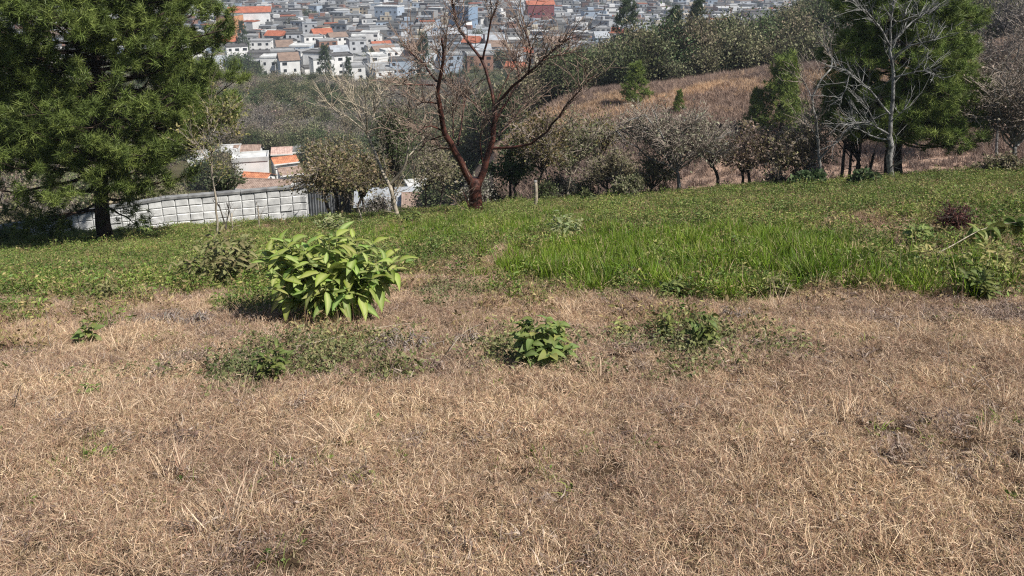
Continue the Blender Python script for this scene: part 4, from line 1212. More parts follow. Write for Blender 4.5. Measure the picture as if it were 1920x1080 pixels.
b = G(748, 417)
bare_tree('bare_tree', 'thin pale-barked leafless tree with forked stem', b, b[1], [
    ([(749, 424), (745, 395), (739, 373), (730, 345)], 4.6, 3.8, 0, 0),
    ([(730, 347), (713, 316), (703, 280), (682, 244), (677, 215), (664, 187), (638, 161)], 3.4, 0.8, 0, 1.0, 14),
    ([(731, 346), (760, 319), (767, 296), (767, 262), (767, 218), (765, 181), (763, 155)], 2.8, 0.8, 0, -0.6, 12),
    ([(767, 292), (786, 275), (801, 249), (811, 236)], 1.3, 0.6, -0.2, 0.8, 7),
    ([(767, 220), (783, 202), (793, 187)], 1.2, 0.5, -0.4, 0.3, 4),
    ([(766, 264), (752, 244), (744, 220)], 1.2, 0.5, -0.3, -0.9, 4),
    ([(680, 242), (646, 215), (612, 194), (599, 179)], 1.5, 0.6, 0.5, -0.3, 8),
    ([(690, 258), (692, 241), (705, 215), (710, 187), (710, 158)], 1.6, 0.6, 0.4, 1.5, 9),
    ([(686, 250), (690, 231), (684, 181), (682, 150)], 1.5, 0.6, 0.4, -0.5, 9),
    ([(722, 330), (722, 308), (716, 275), (718, 244), (720, 215)], 1.4, 0.6, 0, -0.8, 6),
], M_bark_pale, m_two('pale_twig', (0.22, 0.18, 0.13), (0.40, 0.34, 0.25), 6, 0.9), 2, 7, 50, 4, tw=0.0105, tmul=1.3)

b = on_ground(1668, 26.3)
bare_tree('bare_tree', 'white-barked leafless tree standing before the bright green pine', b, b[1], [
    ([(1667, 350), (1668, 325), (1670, 300), (1668, 256)], 6.0, 4.6, 0, 0),
    ([(1668, 258), (1672, 225), (1673, 178), (1674, 132), (1671, 90), (1670, 76)], 3.8, 2.4, 0, 0.1, 8),
    ([(1670, 88), (1656, 63), (1643, 41), (1620, 20), (1606, 2)], 2.2, 0.8, 0.1, -0.8, 14),
    ([(1672, 82), (1697, 50), (1727, 30), (1755, 12)], 2.0, 0.8, 0.1, 0.6, 14),
    ([(1671, 80), (1668, 45), (1675, 10), (1680, -30)], 1.8, 0.8, 0.1, -0.2, 12),
    ([(1673, 110), (1687, 88), (1713, 80), (1747, 80), (1775, 68)], 2.0, 0.7, 0.1, -0.9, 12),
    ([(1656, 63), (1680, 45), (1705, 20)], 1.3, 0.6, -0.3, -0.8, 8),
    ([(1674, 146), (1690, 143), (1713, 133), (1747, 127), (1770, 150)], 1.7, 0.6, 0.1, -1.0, 12),
    ([(1668, 214), (1647, 187), (1623, 163), (1593, 137), (1570, 125), (1550, 124)], 2.2, 0.8, 0, -0.5, 12),
    ([(1667, 252), (1641, 236), (1620, 226), (1597, 230), (1578, 250)], 2.0, 0.7, 0, -0.9, 14),
    ([(1664, 262), (1640, 262), (1615, 245), (1590, 215)], 1.7, 0.6, 0, 0.4, 12),
    ([(1593, 137), (1585, 165), (1575, 195)], 1.1, 0.5, -0.4, -0.6, 6),
    ([(1671, 226), (1690, 212), (1700, 200)], 1.2, 0.5, 0, -0.3, 4),
    ([(1644, 236), (1625, 200), (1610, 180)], 1.2, 0.5, -0.3, -0.8, 8),
], M_bark_grey, m_two('pale_grey_twig', (0.11, 0.105, 0.098), (0.25, 0.245, 0.23), 6, 0.9), 3, 9, 46, 4, tw=0.0105, tmul=1.3)

b = on_ground(1540, 27.5)
bare_tree('bare_tree', 'bent grey sapling with an arching top beside the thicket', b, b[1], [
    ([(1540, 350), (1536, 310), (1534, 277), (1534, 246), (1525, 212), (1519, 184), (1521, 168), (1532, 152), (1558, 129)], 3.2, 1.4, 0, 0.3, 12),
    ([(1536, 300), (1560, 270), (1585, 245), (1600, 235)], 1.7, 0.7, 0, -0.5, 10),
    ([(1534, 260), (1520, 240), (1505, 220)], 1.2, 0.6, 0, -0.5, 8),
    ([(1520, 180), (1512, 160), (1500, 145)], 1.0, 0.5, 0.1, 0.6, 6),
    ([(1558, 129), (1563, 105), (1552, 90)], 1.4, 0.6, 0.3, 0.6, 8),
], M_bark_grey, M_twig, 4, 8, 42, 4, tw=0.010, tmul=1.4)

b = G(409, 451)
bare_tree('sapling', 'thin pale-stemmed sapling with sparse small green leaves before the block wall', b, b[1], [
    ([(410, 456), (406, 400), (404, 378), (398, 311), (393, 249), (388, 200)], 2.2, 0.8, 0, 0, 26),
    ([(398, 311), (380, 285), (358, 262)], 1.0, 0.5, 0, -0.5, 14),
    ([(394, 255), (412, 225), (428, 205)], 1.0, 0.5, 0, 0.5, 14),
    ([(396, 290), (415, 262), (440, 240)], 1.0, 0.5, 0, 0.3, 14),
], M_bark_pale, M_twig, 5, 8, 50, 3, YEL, 4.5, (0.10, 0.055), tw=0.005)
b = G(425, 440)
bare_tree('sapling', 'dark crooked bare sapling beside the pale-stemmed one', b, b[1] + 0.6, [
    ([(425, 446), (420, 410), (412, 388), (402, 372)], 1.6, 0.8, 0, 0, 5),
    ([(424, 430), (428, 405), (425, 380)], 1.4, 0.6, 0, 0.3, 4),
], M_bark_dark, M_twig, 6, 6, 30, 2)
for i, (px, py, top, lab) in enumerate(((438, 446, 400, 'short dead stick standing beside the dark crooked sapling'), (488, 432, 385, 'short pale dead stem standing between the saplings and the big-leaved shrub'), (680, 424, 380, 'pale crooked dead stem near the thin pale-barked tree'))):
    b = G(px, py)
    bare_tree('dead_sapling', lab, b, b[1], [([(px, py + 4), (px - 3, (py + top) / 2), (px - (12 if i == 2 else 4), top)], 1.5, 0.7, 0, 0.2, 6)], M_bark_pale, M_twig, 40 + i, 5, 22, 1)

# the short pale post at the field edge
g = Geo(); b = G(1004, 396); rng = rngs(61)
tp = P(1004, 340, b[1])
pp = wobble(np.linspace(b - [0, 0, 0.2], tp, 8), rng, 0.008)
g.tube(pp, np.linspace(4.2, 3.2, 8) * PX(b), 8)
t = thing('post', 'short pale weathered wooden post at the lower edge of the field', 'post', b)
obj('post_shaft', g.mesh('post_shaft', M_bark_pale, True, b), t)
g = Geo(); g.tube(np.stack([tp - [0, 0, 0.02], tp + [0, 0, 0.03]]), [3.6 * PX(b), 3.0 * PX(b)], 8)
obj('split_top', g.mesh('split_top', M_bark_grey, True, b), t)

# ================================================================== plants of the field
def leaf_mesh(name, aspect, fold, curl, c_blade, c_rib, mat, rng, wave=0.03, tipsharp=1.0):
    """a pointed leaf of unit length along +X, folded along its rib and curling down to the tip"""
    n = 8; f = np.linspace(0, 1, n)
    w = aspect * 0.5 * np.sin(math.pi * np.clip(f * 0.97 + 0.015, 0, 1) ** 0.8) ** (0.9 * tipsharp)
    w[0] = 0.012; w[-1] = 0.004
    x = f.copy(); z = -curl * f ** 2; x = x - 0.25 * curl * f ** 2
    wv = wave * np.sin(f * 9 + rng.uniform(0, 6))
    mid = np.stack([x, np.zeros(n), z], -1)
    lft = np.stack([x, w, z + fold * w + wv * w * 4], -1); rgt = np.stack([x, -w, z + fold * w - wv * w * 4], -1)
    V = np.stack([lft, mid, rgt], 1).reshape(-1, 3)
    i = np.arange(n - 1) * 3
    Q = np.concatenate([np.stack([i, i + 3, i + 4, i + 1], -1), np.stack([i + 1, i + 4, i + 5, i + 2], -1)])
    c = np.tile(np.stack([np.asarray(c_blade), np.asarray(c_rib), np.asarray(c_blade)]), (n, 1))
    return build_mesh(name, V, [Q], mat, c, smooth=True)

def leaf_set(seed, aspect, cols, rib, mat=None, curl=(0.1, 0.6), fold=(0.2, 0.6)):
    rng = rngs(seed)
    return [leaf_mesh('leaf', aspect * rng.uniform(0.85, 1.15), rng.uniform(*fold), rng.uniform(*curl), cols[k % len(cols)], rib, mat or M_leaf_big, rng) for k in range(6)]

def place_leaf(t, me, p, d, L, roll, rng, parent_loc):
    d = Vector(d).normalized(); up = Vector((0, 0, 1))
    s = up.cross(d)
    if s.length < 1e-3: s = Vector((1, 0, 0))
    s.normalize(); n = d.cross(s)
    m = Matrix((d, s, n)).transposed().to_4x4()
    m = m @ Matrix.Rotation(roll, 4, 'X') @ Matrix.Diagonal((L, L, L, 1))
    m.translation = Vector([float(a) for a in (np.asarray(p) - parent_loc)])
    o = bpy.data.objects.new('leaf', me); COL.objects.link(o); o.parent = t; o.matrix_basis = m
    return o

def leafy_plant(name, label, base, h, r, n_stem, per, L, leafs, seed, cat='plant', stem_mat=None, lean=(0, 0), flat=1.0, start=0.3, elev=(-0.2, 0.8), rs=0.008):
    rng = rngs(seed)
    base = np.asarray(base, float)
    t = thing(name, label, cat, base)
    st = Geo()
    for s in range(n_stem):
        az = s * 2.4 + rng.normal(0, 0.4); rr = r * math.sqrt((s + 0.5) / n_stem) * rng.uniform(0.8, 1.1)
        o = base + np.array([math.cos(az), math.sin(az), 0]) * rr * 0.25 - np.array([0, 0, 0.05])
        hh = h * (1 - 0.45 * (rr / r) ** 2) * rng.uniform(0.8, 1.1)
        e = base + np.array([math.cos(az) * rr + lean[0], (math.sin(az) * rr) * flat + lean[1], hh])
        pts = wobble(bez(o, o + (e - o) * np.array([0.25, 0.25, 0.65]), e, 9), rng, 0.012 * h)
        st.tube(pts, np.linspace(rs, rs * 0.4, 9), 5)
        for k in range(per):
            f = start + (1 - start) * (k + rng.uniform(0, 0.6)) / per
            q = min(f, 0.999) * 8; a = int(q); p = pts[a] * (1 - q + a) + pts[a + 1] * (q - a)
            la = k * 2.4 + s + rng.normal(0, 0.3)
            outw = np.array([math.cos(az), math.sin(az), 0]) * 0.5
            d = np.array([math.cos(la), math.sin(la), 0]) + outw; d = d / np.linalg.norm(d); d[2] = rng.uniform(*elev) + 0.5 * max(0, f - 0.75) * 4 * 0.5
            ll = L * rng.uniform(0.6, 1.15) * (0.75 + 0.5 * math.sin(math.pi * min(1, f)))
            place_leaf(t, leafs[rng.integers(0, len(leafs))], p, d, ll, rng.normal(0, 0.35), rng, base)
    obj('stems', st.mesh('stems', stem_mat or M_stem, True, base), t)
    return t

LG = [(0.16, 0.267, 0.034), (0.134, 0.232, 0.025), (0.202, 0.31, 0.047), (0.101, 0.181, 0.024)]
LS_broad = leaf_set(501, 0.36, LG, (0.34, 0.42, 0.14))
LS_long = leaf_set(502, 0.27, [(0.155, 0.24, 0.042), (0.125, 0.195, 0.034), (0.19, 0.275, 0.06)], (0.38, 0.42, 0.16))
LS_dark = leaf_set(503, 0.42, [(0.09, 0.135, 0.03), (0.12, 0.17, 0.038), (0.065, 0.10, 0.024)], (0.18, 0.21, 0.07))
LS_mid = leaf_set(504, 0.56, [(0.13, 0.195, 0.045), (0.16, 0.23, 0.055), (0.11, 0.17, 0.04), (0.25, 0.27, 0.07)], (0.2, 0.25, 0.09))
LS_olive = leaf_set(505, 0.32, [(0.15, 0.165, 0.06), (0.19, 0.19, 0.08), (0.11, 0.125, 0.045)], (0.28, 0.26, 0.12))
LS_grey = leaf_set(506, 0.22, [(0.21, 0.165, 0.13), (0.15, 0.115, 0.09), (0.09, 0.07, 0.06), (0.28, 0.225, 0.18)], (0.34, 0.3, 0.26), curl=(0.4, 1.2))
LS_yel = leaf_set(507, 0.35, [(0.30, 0.29, 0.08), (0.22, 0.245, 0.06), (0.16, 0.20, 0.05)], (0.4, 0.38, 0.15))
LS_pale = leaf_set(508, 0.4, [(0.19, 0.24, 0.09), (0.24, 0.28, 0.13), (0.14, 0.19, 0.07)], (0.28, 0.3, 0.15))

# the big-leaved shrub: two clumps grown together in one plant
def big_shrub():
    c = G(615, 606); k = PX(c)
    rng = rngs(600)
    leafy_plant('big_leaved_shrub', 'large fresh green shrub with long pointed leaves in the dry grass', c + np.array([6 * k, 0.15, 0]), 172 * k, 158 * k, 50, 13, 45 * k, LS_broad + LS_long, 601, 'shrub', flat=0.7, start=0.3, elev=(-0.6, 0.8), rs=0.010)
big_shrub()
def plant_at(name, label, px, py, hpx, rpx, n, per, Lpx, leafs, seed, **kw):
    c = G(px, py); k = PX(c)
    return leafy_plant(name, label, c, hpx * k, rpx * k, int(n * 1.3), int(per * 1.25), Lpx * 0.74 * k, leafs, seed, **kw)
plant_at('weed_plant', 'olive leafy weed beside the long-leaved shrub', 428, 540, 118, 95, 20, 9, 30, LS_olive, 611, rs=0.006)
plant_at('weed_plant', 'bushy green weed with rounded leaves and a yellowing side in the dry grass', 1015, 684, 98, 62, 13, 8, 36, LS_mid, 612, rs=0.006)
plant_at('weed_plant', 'yellowing small weed touching the bushy rounded-leaf weed', 1052, 682, 48, 30, 6, 6, 26, LS_yel, 613, rs=0.005)
plant_at('weed_plant', 'thin dark upright weed with narrow leaves left standing in dry grass', 1248, 640, 62, 18, 4, 7, 24, LS_dark, 614, rs=0.005)
plant_at('weed_plant', 'dark green weed with drooping narrow leaves and a few yellow ones', 1318, 662, 90, 34, 9, 7, 28, LS_dark, 615, rs=0.006, elev=(-0.8, 0.6))
plant_at('weed_plant', 'small yellow-green weed between the upright and the rounded-leaf weeds', 1165, 632, 38, 24, 6, 5, 22, LS_yel, 616, rs=0.004)
plant_at('weed_plant', 'scraggly dark weed at the end of the grey-green creeper patch', 515, 720, 92, 42, 10, 6, 26, LS_dark, 617, rs=0.005)
plant_at('weed_plant', 'small light green weed with a dark stem beside the grey withered patch', 168, 648, 58, 20, 4, 6, 26, LS_mid, 618, rs=0.006)
plant_at('weed_plant', 'tiny dark green weed alone in dry grass', 165, 746, 28, 22, 6, 4, 18, LS_mid, 619, rs=0.004)
plant_at('weed_plant', 'dark green bushy weed at the foot of the yellowed weeds', 1832, 560, 62, 46, 11, 7, 28, LS_dark, 620, rs=0.006)
plant_at('weed_plant', 'rounded green weed with dark centre below the reddish withered bush', 1722, 462, 44, 40, 11, 6, 22, LS_mid, 621, rs=0.006)
plant_at('weed_plant', 'yellow-green weed patch in front of the fallen pale branch', 1745, 510, 52, 60, 12, 7, 26, LS_yel, 622, rs=0.005)
plant_at('weed_plant', 'yellow-green leafy weeds under the fallen pale branch', 1860, 525, 62, 70, 14, 7, 28, LS_yel, 623, rs=0.005)
plant_at('weed_plant', 'silvery pale-leaved weed standing in the green field', 1062, 460, 64, 42, 10, 8, 20, LS_pale, 624, rs=0.006)
plant_at('weed_plant', 'green weed with curled leaves near the thin pale-barked tree foot', 772, 425, 36, 30, 9, 6, 18, LS_dark, 625, rs=0.006)
plant_at('weed_plant', 'dark grey-green weed in the tall fresh grass', 1318, 425, 34, 20, 7, 5, 18, LS_dark, 626, rs=0.006)
plant_at('weed_plant', 'small leafy weed beside the big pine trunk', 270, 450, 26, 30, 7, 5, 18, LS_mid, 627, rs=0.006)
plant_at('weed_plant', 'weed with pale-edged leaves where green meets dry grass under the pine', 200, 560, 40, 46, 9, 6, 20, LS_olive, 628, rs=0.005)
plant_at('weed_plant', 'feathery pale green weed behind the large fresh green shrub', 625, 440, 42, 40, 10, 6, 16, LS_pale, 629, rs=0.005, elev=(0.3, 1.2))
plant_at('weed_plant', 'low green weed at the corner of the tall fresh grass', 1265, 560, 40, 40, 10, 6, 22, LS_dark, 630, rs=0.005)
plant_at('weed_plant', 'grey-green weed at the brown end of the tall fresh grass', 1462, 560, 50, 34, 9, 6, 22, LS_olive, 631, rs=0.005)
for i, (px, py, h, r, lab) in enumerate(((1785, 445, 56, 50, 'reddish-brown withered bush above the yellowed weeds'),)):
    c = G(px, py); rng = rngs(640 + i); k = PX(c)
    w, t_, l = crown_tree(rng, c, c + np.array([0, 0, 0.12]), c + np.array([0, 0, h * 0.6 * k]), np.array([r, r * 0.8, h * 0.55]) * k, 16, 10, 7, (0.05, 0.02), 0.012, [(0.16, 0.075, 0.055), (0.11, 0.06, 0.045), (0.22, 0.12, 0.085)], 0.16, 3, 0.3, 0.004, 0.05)
    put_tree('withered_bush', lab, c, w, l, m_two('red_brown_stem', (0.08, 0.04, 0.03), (0.18, 0.09, 0.07), 9, 0.9), t_, twigmat=M_bark_dark, cat='bush')
for i, (px, py, rpx, hpx, lab) in enumerate(((310, 612, 55, 26, 'grey withered weed lying beside the small light green weed'), (372, 612, 26, 30, 'small grey withered weed with curled leaves'), (765, 655, 70, 34, 'grey curled dead weed in the middle of the creeper patch'), (880, 650, 36, 28, 'grey dead weed between the creeper patch and the rounded-leaf weed'), (1380, 600, 40, 26, 'brown dead weed beside the dark drooping weed'))):
    plant_at('dead_weed', lab, px, py, hpx, rpx, 12, 7, 20, LS_grey, 650 + i, cat='plant', stem_mat=M_twig, rs=0.004, elev=(-0.5, 0.4))

# fallen branch with leaves, loose stalks
def stick(label, pix, r0, r1, seed, mat=M_bark_pale, lift=0.02, name='dry_stalk', cat='stalk', end_lift=0.0, group=None):
    rng = rngs(seed)
    pts = np.array([G(px, py) for px, py in pix])
    n = len(pts)
    pts[:, 2] += lift + np.linspace(0, 1, n) * end_lift
    s = np.linspace(0, n - 1, 4 * n)
    pp = np.stack([np.interp(s, np.arange(n), pts[:, a]) for a in range(3)], -1)
    for _ in range(3): pp[1:-1] = 0.25 * pp[:-2] + 0.5 * pp[1:-1] + 0.25 * pp[2:]
    g = Geo(); g.tube(pp, np.linspace(r0, r1, len(pp)), 6)
    t = thing(name, label, cat, pts[0], group=group)
    obj('stem', g.mesh('stem', mat, True, pts[0]), t)
    return t, pp
t, pp = stick('fallen pale branch with wilting leaves lying across the yellowed weeds', [(1752, 508), (1780, 494), (1805, 482), (1830, 470), (1860, 462), (1900, 460)], 0.008, 0.004, 71, lift=0.22, name='fallen_branch', cat='branch', end_lift=0.12)
rng = rngs(72)
for k in range(26):
    p = pp[rng.integers(int(len(pp) * 0.5), len(pp))]
    place_leaf(t, LS_mid[rng.integers(0, 6)], p, norm(rng.normal(size=3) + [0.6, 0, -0.1]), rng.uniform(0.18, 0.32), rng.normal(0, 0.6), rng, np.asarray(t.location))
def stalk_up(label, px, py, px2, py2, r, seed, dy=0.0, mat=M_bark_pale, group=None):
    """a dry stalk standing in the grass, top measured at (px2, py2)"""
    rng = rngs(seed)
    b = G(px, py); e = P(px2, py2, b[1] + dy)
    pp = wobble(bez(b - np.array([0, 0, 0.03]), (b + e) / 2 + rng.normal(0, 0.02, 3), e, 8), rng, 0.004)
    g = Geo(); g.tube(pp, np.linspace(r, r * 0.45, 8), 5)
    t = thing('dry_stalk', label, 'stalk', b, group=group)
    obj('stem', g.mesh('stem', mat, True, b), t)
    h = Geo(); n = 9
    h.leaves(pp[-1] + rng.normal(0, 0.012, (n, 3)), rng.normal(size=(n, 3)) + (e - b) * 3, 0.035, 0.008, np.tile([(0.55, 0.44, 0.27)], (n, 1)), rng)
    obj('seed_head', h.mesh('seed_head', M_dry, False, b), t)
stalk_up('short pale broken stalk standing upright in the dry grass', 677, 890, 682, 842, 0.0042, 81)
stalk_up('long pale stalk slanting over the dry grass', 1688, 752, 1628, 700, 0.0045, 82, -0.1)
stalk_up('tall thin upright stalk in dry grass near the grey matted patch', 1790, 735, 1778, 640, 0.0034, 83)
stalk_up('thin upright stalk before the yellow-green weed patch', 1692, 540, 1690, 462, 0.0045, 84)
stalk_up('pale upright stalk at the brown end of the tall fresh grass', 1499, 590, 1498, 552, 0.0055, 85)
stalk_up('thin upright stalk near the small light green weed', 99, 660, 88, 580, 0.0035, 86)
stalk_up('pale bent stalk leaning below the tall fresh grass', 1000, 562, 1024, 530, 0.004, 87)
stalk_up('pale stalk leaning in the dry patch under the tall fresh grass', 1196, 584, 1222, 552, 0.004, 88)
stalk_up('dark thin stick standing in the dry grass corner', 22, 775, 42, 718, 0.004, 89, mat=M_bark_dark)
stick('long pale stem lying over the creeper patch', [(548, 668), (600, 655), (660, 640), (720, 626), (775, 618)], 0.006, 0.003, 91, lift=0.07)
stick('pale stem lying beside the grey dead weed', [(690, 668), (712, 645), (740, 632)], 0.005, 0.003, 92, lift=0.08)
stick('arched pale stem between the creeper patch and the rounded-leaf weed', [(842, 676), (858, 652), (880, 632), (905, 622)], 0.005, 0.003, 93, lift=0.08)
stick('pale stick lying near the tiny dark green weed', [(50, 766), (95, 755), (140, 742)], 0.006, 0.004, 94, lift=0.03)

# ================================================================== grass
def zone_points(rng, n, y0, y1, dens, margin=4.0, wide=0.80):
    """random ground points in front of the viewpoint, denser near by"""
    yy = np.linspace(y0, y1, 400); w = dens(yy) * 2 * (wide * yy + margin)
    cdf = np.cumsum(w); tot = np.trapz(w, yy); cdf = cdf / cdf[-1]
    n = int(tot) if n is None else n
    y = np.interp(rng.uniform(0, 1, n), cdf, yy)
    x = rng.uniform(-1, 1, n) * (wide * y + margin)
    return x, y

def grass():
    rng = rngs(1001)
    # dry turf: short tangled blades
    dry = []
    for s in range(7):
        g = Geo(); r = rngs(700 + s)
        blades(g, r, 120, 0.13, 0.035, 0.105, 0.0038, 0.0, 0.8, TAN, 4, 1.25)
        blades(g, r, 22, 0.13, 0.05, 0.13, 0.0034, 0.3, 1.3, [tuple(1.25 * q for q in TAN[2]), TAN[2], TAN[7], tuple(1.2 * q for q in TAN[7]), TAN[3]], 4, 1.2)
        blades(g, r, 18, 0.13, 0.02, 0.07, 0.006, 0.0, 0.4, GREY + [TAN[5], TAN[5]], 2, 0.8)
        dry.append(g.mesh('tuft', M_dry))
    x, y = zone_points(rng, None, 0.3, 28.5, lambda y: np.minimum(240, 240 * (5.0 / y) ** 0.9))
    gm = green_mask(x, y); lm = lush_mask(x, y)
    keep = rng.uniform(size=len(x)) < np.clip(1 - 0.72 * gm - 0.25 * lm, 0.03, 1) * (1 - 0.5 * grey_mask(x, y)) * (1 - 0.35 * creeper_mask(x, y))
    x, y = x[keep], y[keep]
    s = rng.uniform(0.48, 0.86, len(x)) * (1 + 0.04 * np.maximum(y - 4, 0))
    s = s * (0.62 + 0.7 * fbm(x * 1.5, y * 1.5, 88))
    scatter_on('dry_grass', x, y, s, dry, 'short tangled dry tan grass covering the field', 'grass', rng, 0.2, 0.008)
    # longer dry bunches
    bun = []
    for k in range(4):
        g = Geo(); r = rngs(720 + k)
        blades(g, r, 60, 0.07, 0.12, 0.30, 0.0042, 0.5, 1.35, [TAN[0], TAN[2], TAN[7], TAN[7], TAN[4]], 4, 0.7)
        bun.append(g.mesh('tuft', M_dry))
    x, y = zone_points(rng, None, 1.6, 27, lambda y: np.minimum(7.0, 7.0 * (6 / y) ** 0.5))
    k = (fbm(x * 0.9, y * 0.9, 99) > 0.5) & (rng.uniform(size=len(x)) < 0.75)
    x, y = x[k], y[k]
    c = [G(420, 1000), G(460, 960), G(330, 900), G(1590, 790), G(1730, 640), G(230, 660), G(1460, 585), G(640, 840), G(1540, 545)]
    x = np.concatenate([x, [q[0] for q in c]]); y = np.concatenate([y, [q[1] for q in c]])
    s = np.concatenate([rng.uniform(0.45, 0.95, len(x) - len(c)), np.full(len(c), 1.15)])
    scatter_on('dry_grass_bunches', x, y, s, bun, 'longer pale dry grass bunches rising from the short turf', 'grass', rng, 0.25)
    # grey matted litter
    lit = []
    for k in range(3):
        g = Geo(); r = rngs(740 + k)
        blades(g, r, 60, 0.13, 0.03, 0.10, 0.006, 0.0, 0.7, GREY, 3, 1.2)
        leafy_tuft(g, r, 30, 0.13, 0.05, 0.012, 0.03, 0.4, GREY)
        lit.append(g.mesh('tuft', M_dry))
    x, y = zone_points(rng, None, 1.6, 26, lambda y: np.minimum(60, 60 * (7 / y)))
    k = rng.uniform(size=len(x)) < np.maximum(grey_mask(x, y), 0.05 + 0.10 * (fbm(x * 1.1, y * 1.1, 123) > 0.56))
    x, y = x[k], y[k]
    scatter_on('grey_litter', x, y, rng.uniform(0.7, 1.3, len(x)), lit, 'grey-purple matted dead leaves and stems among the dry grass', 'litter', rng, 0.2)
    # low green sprigs in the dry part
    spr = []
    for k in range(3):
        g = Geo(); r = rngs(760 + k)
        blades(g, r, 26, 0.08, 0.04, 0.12, 0.005, 0.3, 1.3, [GRN[0], GRN[3], TAN[6], WEED[3]], 3, 0.6)
        leafy_tuft(g, r, 14, 0.08, 0.06, 0.02, 0.045, 0.5, WEED)
        spr.append(g.mesh('tuft', M_green))
    x, y = zone_points(rng, None, 1.6, 12, lambda y: 14 + 0 * y)
    k = rng.uniform(size=len(x)) < sst(0.52, 0.72, fbm(x * 0.8, y * 0.8, 131)) * 0.8 + 0.05 + 0.6 * creeper_mask(x, y) + 0.5 * sst(-2.0, 0.2, y - np.interp(x / y, GB_U, GB_Y))
    x, y = x[k], y[k]
    scatter_on('green_sprigs', x, y, rng.uniform(0.5, 1.1, len(x)), spr, 'thin green sprigs showing through the dry grass', 'grass', rng, 0.2)
    # grey-green creeper
    crp = []
    for k in range(4):
        g = Geo(); r = rngs(780 + k)
        leafy_tuft(g, r, 80, 0.16, 0.16, 0.016, 0.038, 0.6, CREEP)
        blades(g, r, 14, 0.14, 0.08, 0.2, 0.004, 0.2, 1.0, [TAN[2], CREEP[1]], 3, 0.8)
        crp.append(g.mesh('tuft', M_green))
    x, y = zone_points(rng, None, 3, 9.5, lambda y: 70 + 0 * y)
    k = rng.uniform(size=len(x)) < creeper_mask(x, y) * 0.9 * sst(0.28, 0.56, fbm(x * 1.6, y * 2.2, 181))
    x, y = x[k], y[k]
    scatter_on('creeper', x, y, rng.uniform(0.7, 1.3, len(x)), crp, 'low grey-green creeping weed spreading through the dry grass', 'weeds', rng, 0.15)
    # tall fresh grass
    tall = []
    for k in range(5):
        g = Geo(); r = rngs(800 + k)
        blades(g, r, 60, 0.12, 0.14, 0.34, 0.013, 0.85, 1.5, GRN, 4, 0.45)
        blades(g, r, 8, 0.12, 0.2, 0.36, 0.008, 0.9, 1.5, [(0.30, 0.30, 0.09), TAN[2]], 4, 0.4)
        tall.append(g.mesh('tuft', M_green))
    x, y = zone_points(rng, None, 7, 24, lambda y: np.minimum(34, 34 * (12 / y)))
    k = rng.uniform(size=len(x)) < lush_mask(x, y) * 1.1
    x, y = x[k], y[k]
    scatter_on('fresh_grass', x, y, rng.uniform(0.75, 1.3, len(x)), tall, 'tall fresh bright green grass in the middle of the field', 'grass', rng, 0.12)
    # weeds and short green grass over the lower field
    wd = []
    for k in range(6):
        g = Geo(); r = rngs(820 + k)
        leafy_tuft(g, r, 150, 0.20, 0.28, 0.025, 0.066, 0.42, WEED if k % 2 else WEED + WEEDB)
        blades(g, r, 34, 0.18, 0.10, 0.36, 0.009, 0.5, 1.45, [GRN[0], GRN[2], WEED[0], WEED[3], TAN[6]], 3, 0.6)
        wd.append(g.mesh('tuft', M_green))
    x, y = zone_points(rng, None, 6, 30, lambda y: np.minimum(36, 36 * (12 / y) ** 0.5))
    gm = green_mask(x, y)
    k = (rng.uniform(size=len(x)) < gm * (1 - 0.65 * lush_mask(x, y)) * (0.25 + 0.75 * sst(0.30, 0.62, fbm(x * 0.55, y * 0.55, 140))))
    x, y = x[k], y[k]
    scatter_on('green_weeds', x, y, rng.uniform(0.4, 1.2, len(x)) * (0.55 + 0.8 * fbm(x * 0.8, y * 0.8, 161)), wd, 'low green weeds and grass covering the lower field', 'weeds', rng, 0.15)
    tw_ = []
    for k in range(4):
        g = Geo(); r = rngs(860 + k)
        leafy_tuft(g, r, 190, 0.22, 0.46, 0.03, 0.075, 0.36, [WEED[1], WEED[3], WEED[4], WEED[0], (0.27, 0.28, 0.10)])
        blades(g, r, 14, 0.10, 0.3, 0.55, 0.008, 0.9, 1.5, [WEED[3], TAN[6], WEED[0]], 4, 0.3)
        tw_.append(g.mesh('tuft', M_green))
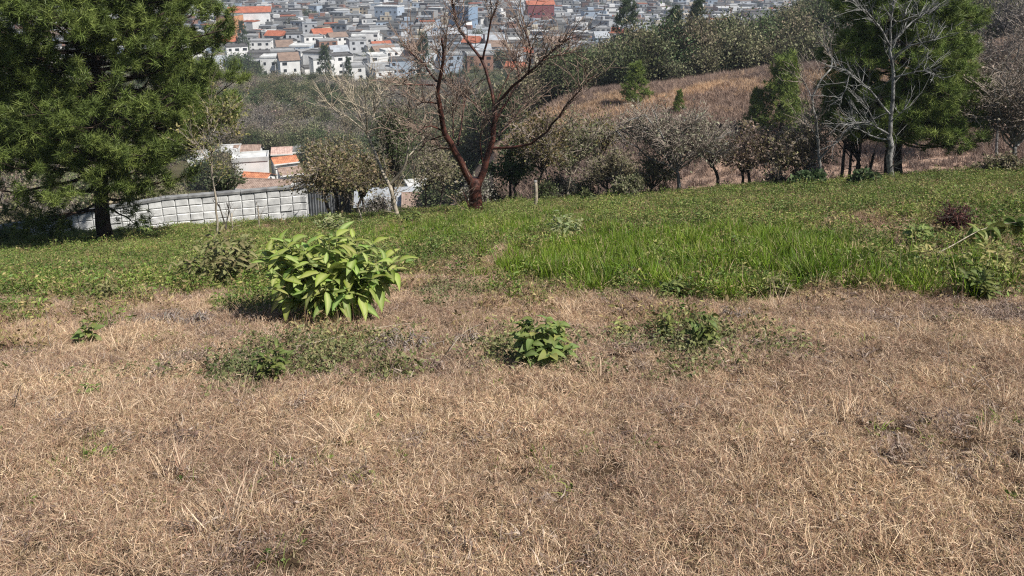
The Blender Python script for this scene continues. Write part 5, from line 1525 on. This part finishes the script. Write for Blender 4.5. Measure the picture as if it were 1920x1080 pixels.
    x, y = zone_points(rng, None, 8, 28, lambda y: 2.6 + 0 * y)
    k = rng.uniform(size=len(x)) < green_mask(x, y) * sst(0.4, 0.65, fbm(x * 0.45, y * 0.45, 171)) * (1 - 0.6 * lush_mask(x, y))
    x, y = x[k], y[k]
    scatter_on('tall_weeds', x, y, rng.uniform(0.5, 1.15, len(x)), tw_, 'taller leafy weeds rising out of the green field', 'weeds', rng, 0.15)
    wb = []
    for k in range(3):
        g = Geo(); r = rngs(840 + k)
        leafy_tuft(g, r, 50, 0.2, 0.2, 0.03, 0.07, 0.4, WEEDB + [WEED[4]])
        blades(g, r, 40, 0.18, 0.12, 0.34, 0.006, 0.6, 1.45, [TAN[3], TAN[4], TAN[6], WEEDB[0]], 3, 0.6)
        wb.append(g.mesh('tuft', M_dry))
    x, y = zone_points(rng, None, 6.5, 30, lambda y: np.minimum(13, 10 * (12 / y) ** 0.5))
    k = rng.uniform(size=len(x)) < (0.16 + 0.6 * sst(0.44, 0.65, fbm(x * 0.5, y * 0.5, 150))) * (1 - 0.8 * lush_mask(x, y)) * (0.45 + 0.55 * sst(-1, 0.5, y - np.interp(x / y, GB_U, GB_Y)))
    x, y = x[k], y[k]
    scatter_on('withered_weeds', x, y, rng.uniform(0.5, 1.2, len(x)), wb, 'brown withered weeds mixed into the green of the lower field', 'weeds', rng, 0.15)
grass()

# ================================================================== the hazy air over the valley
g = Geo(); g.box((0, 1580, -5), (7200, 3340, 150))
M_haze = bpy.data.materials.new('haze'); M_haze.use_nodes = True
nt = M_haze.node_tree; nt.nodes.remove(nt.nodes['Principled BSDF'])
pv = nt.nodes.new('ShaderNodeVolumePrincipled')
pv.inputs['Color'].default_value = (0.80, 0.88, 1.0, 1)
pv.inputs['Density'].default_value = 0.00028
pv.inputs['Anisotropy'].default_value = 0.2
nt.links.new(pv.outputs[0], nt.nodes['Material Output'].inputs['Volume'])
haze = obj('haze', g.mesh('haze', M_haze))
tag(haze, kind='stuff', label='thin pale haze in the air over the valley', cat='haze')
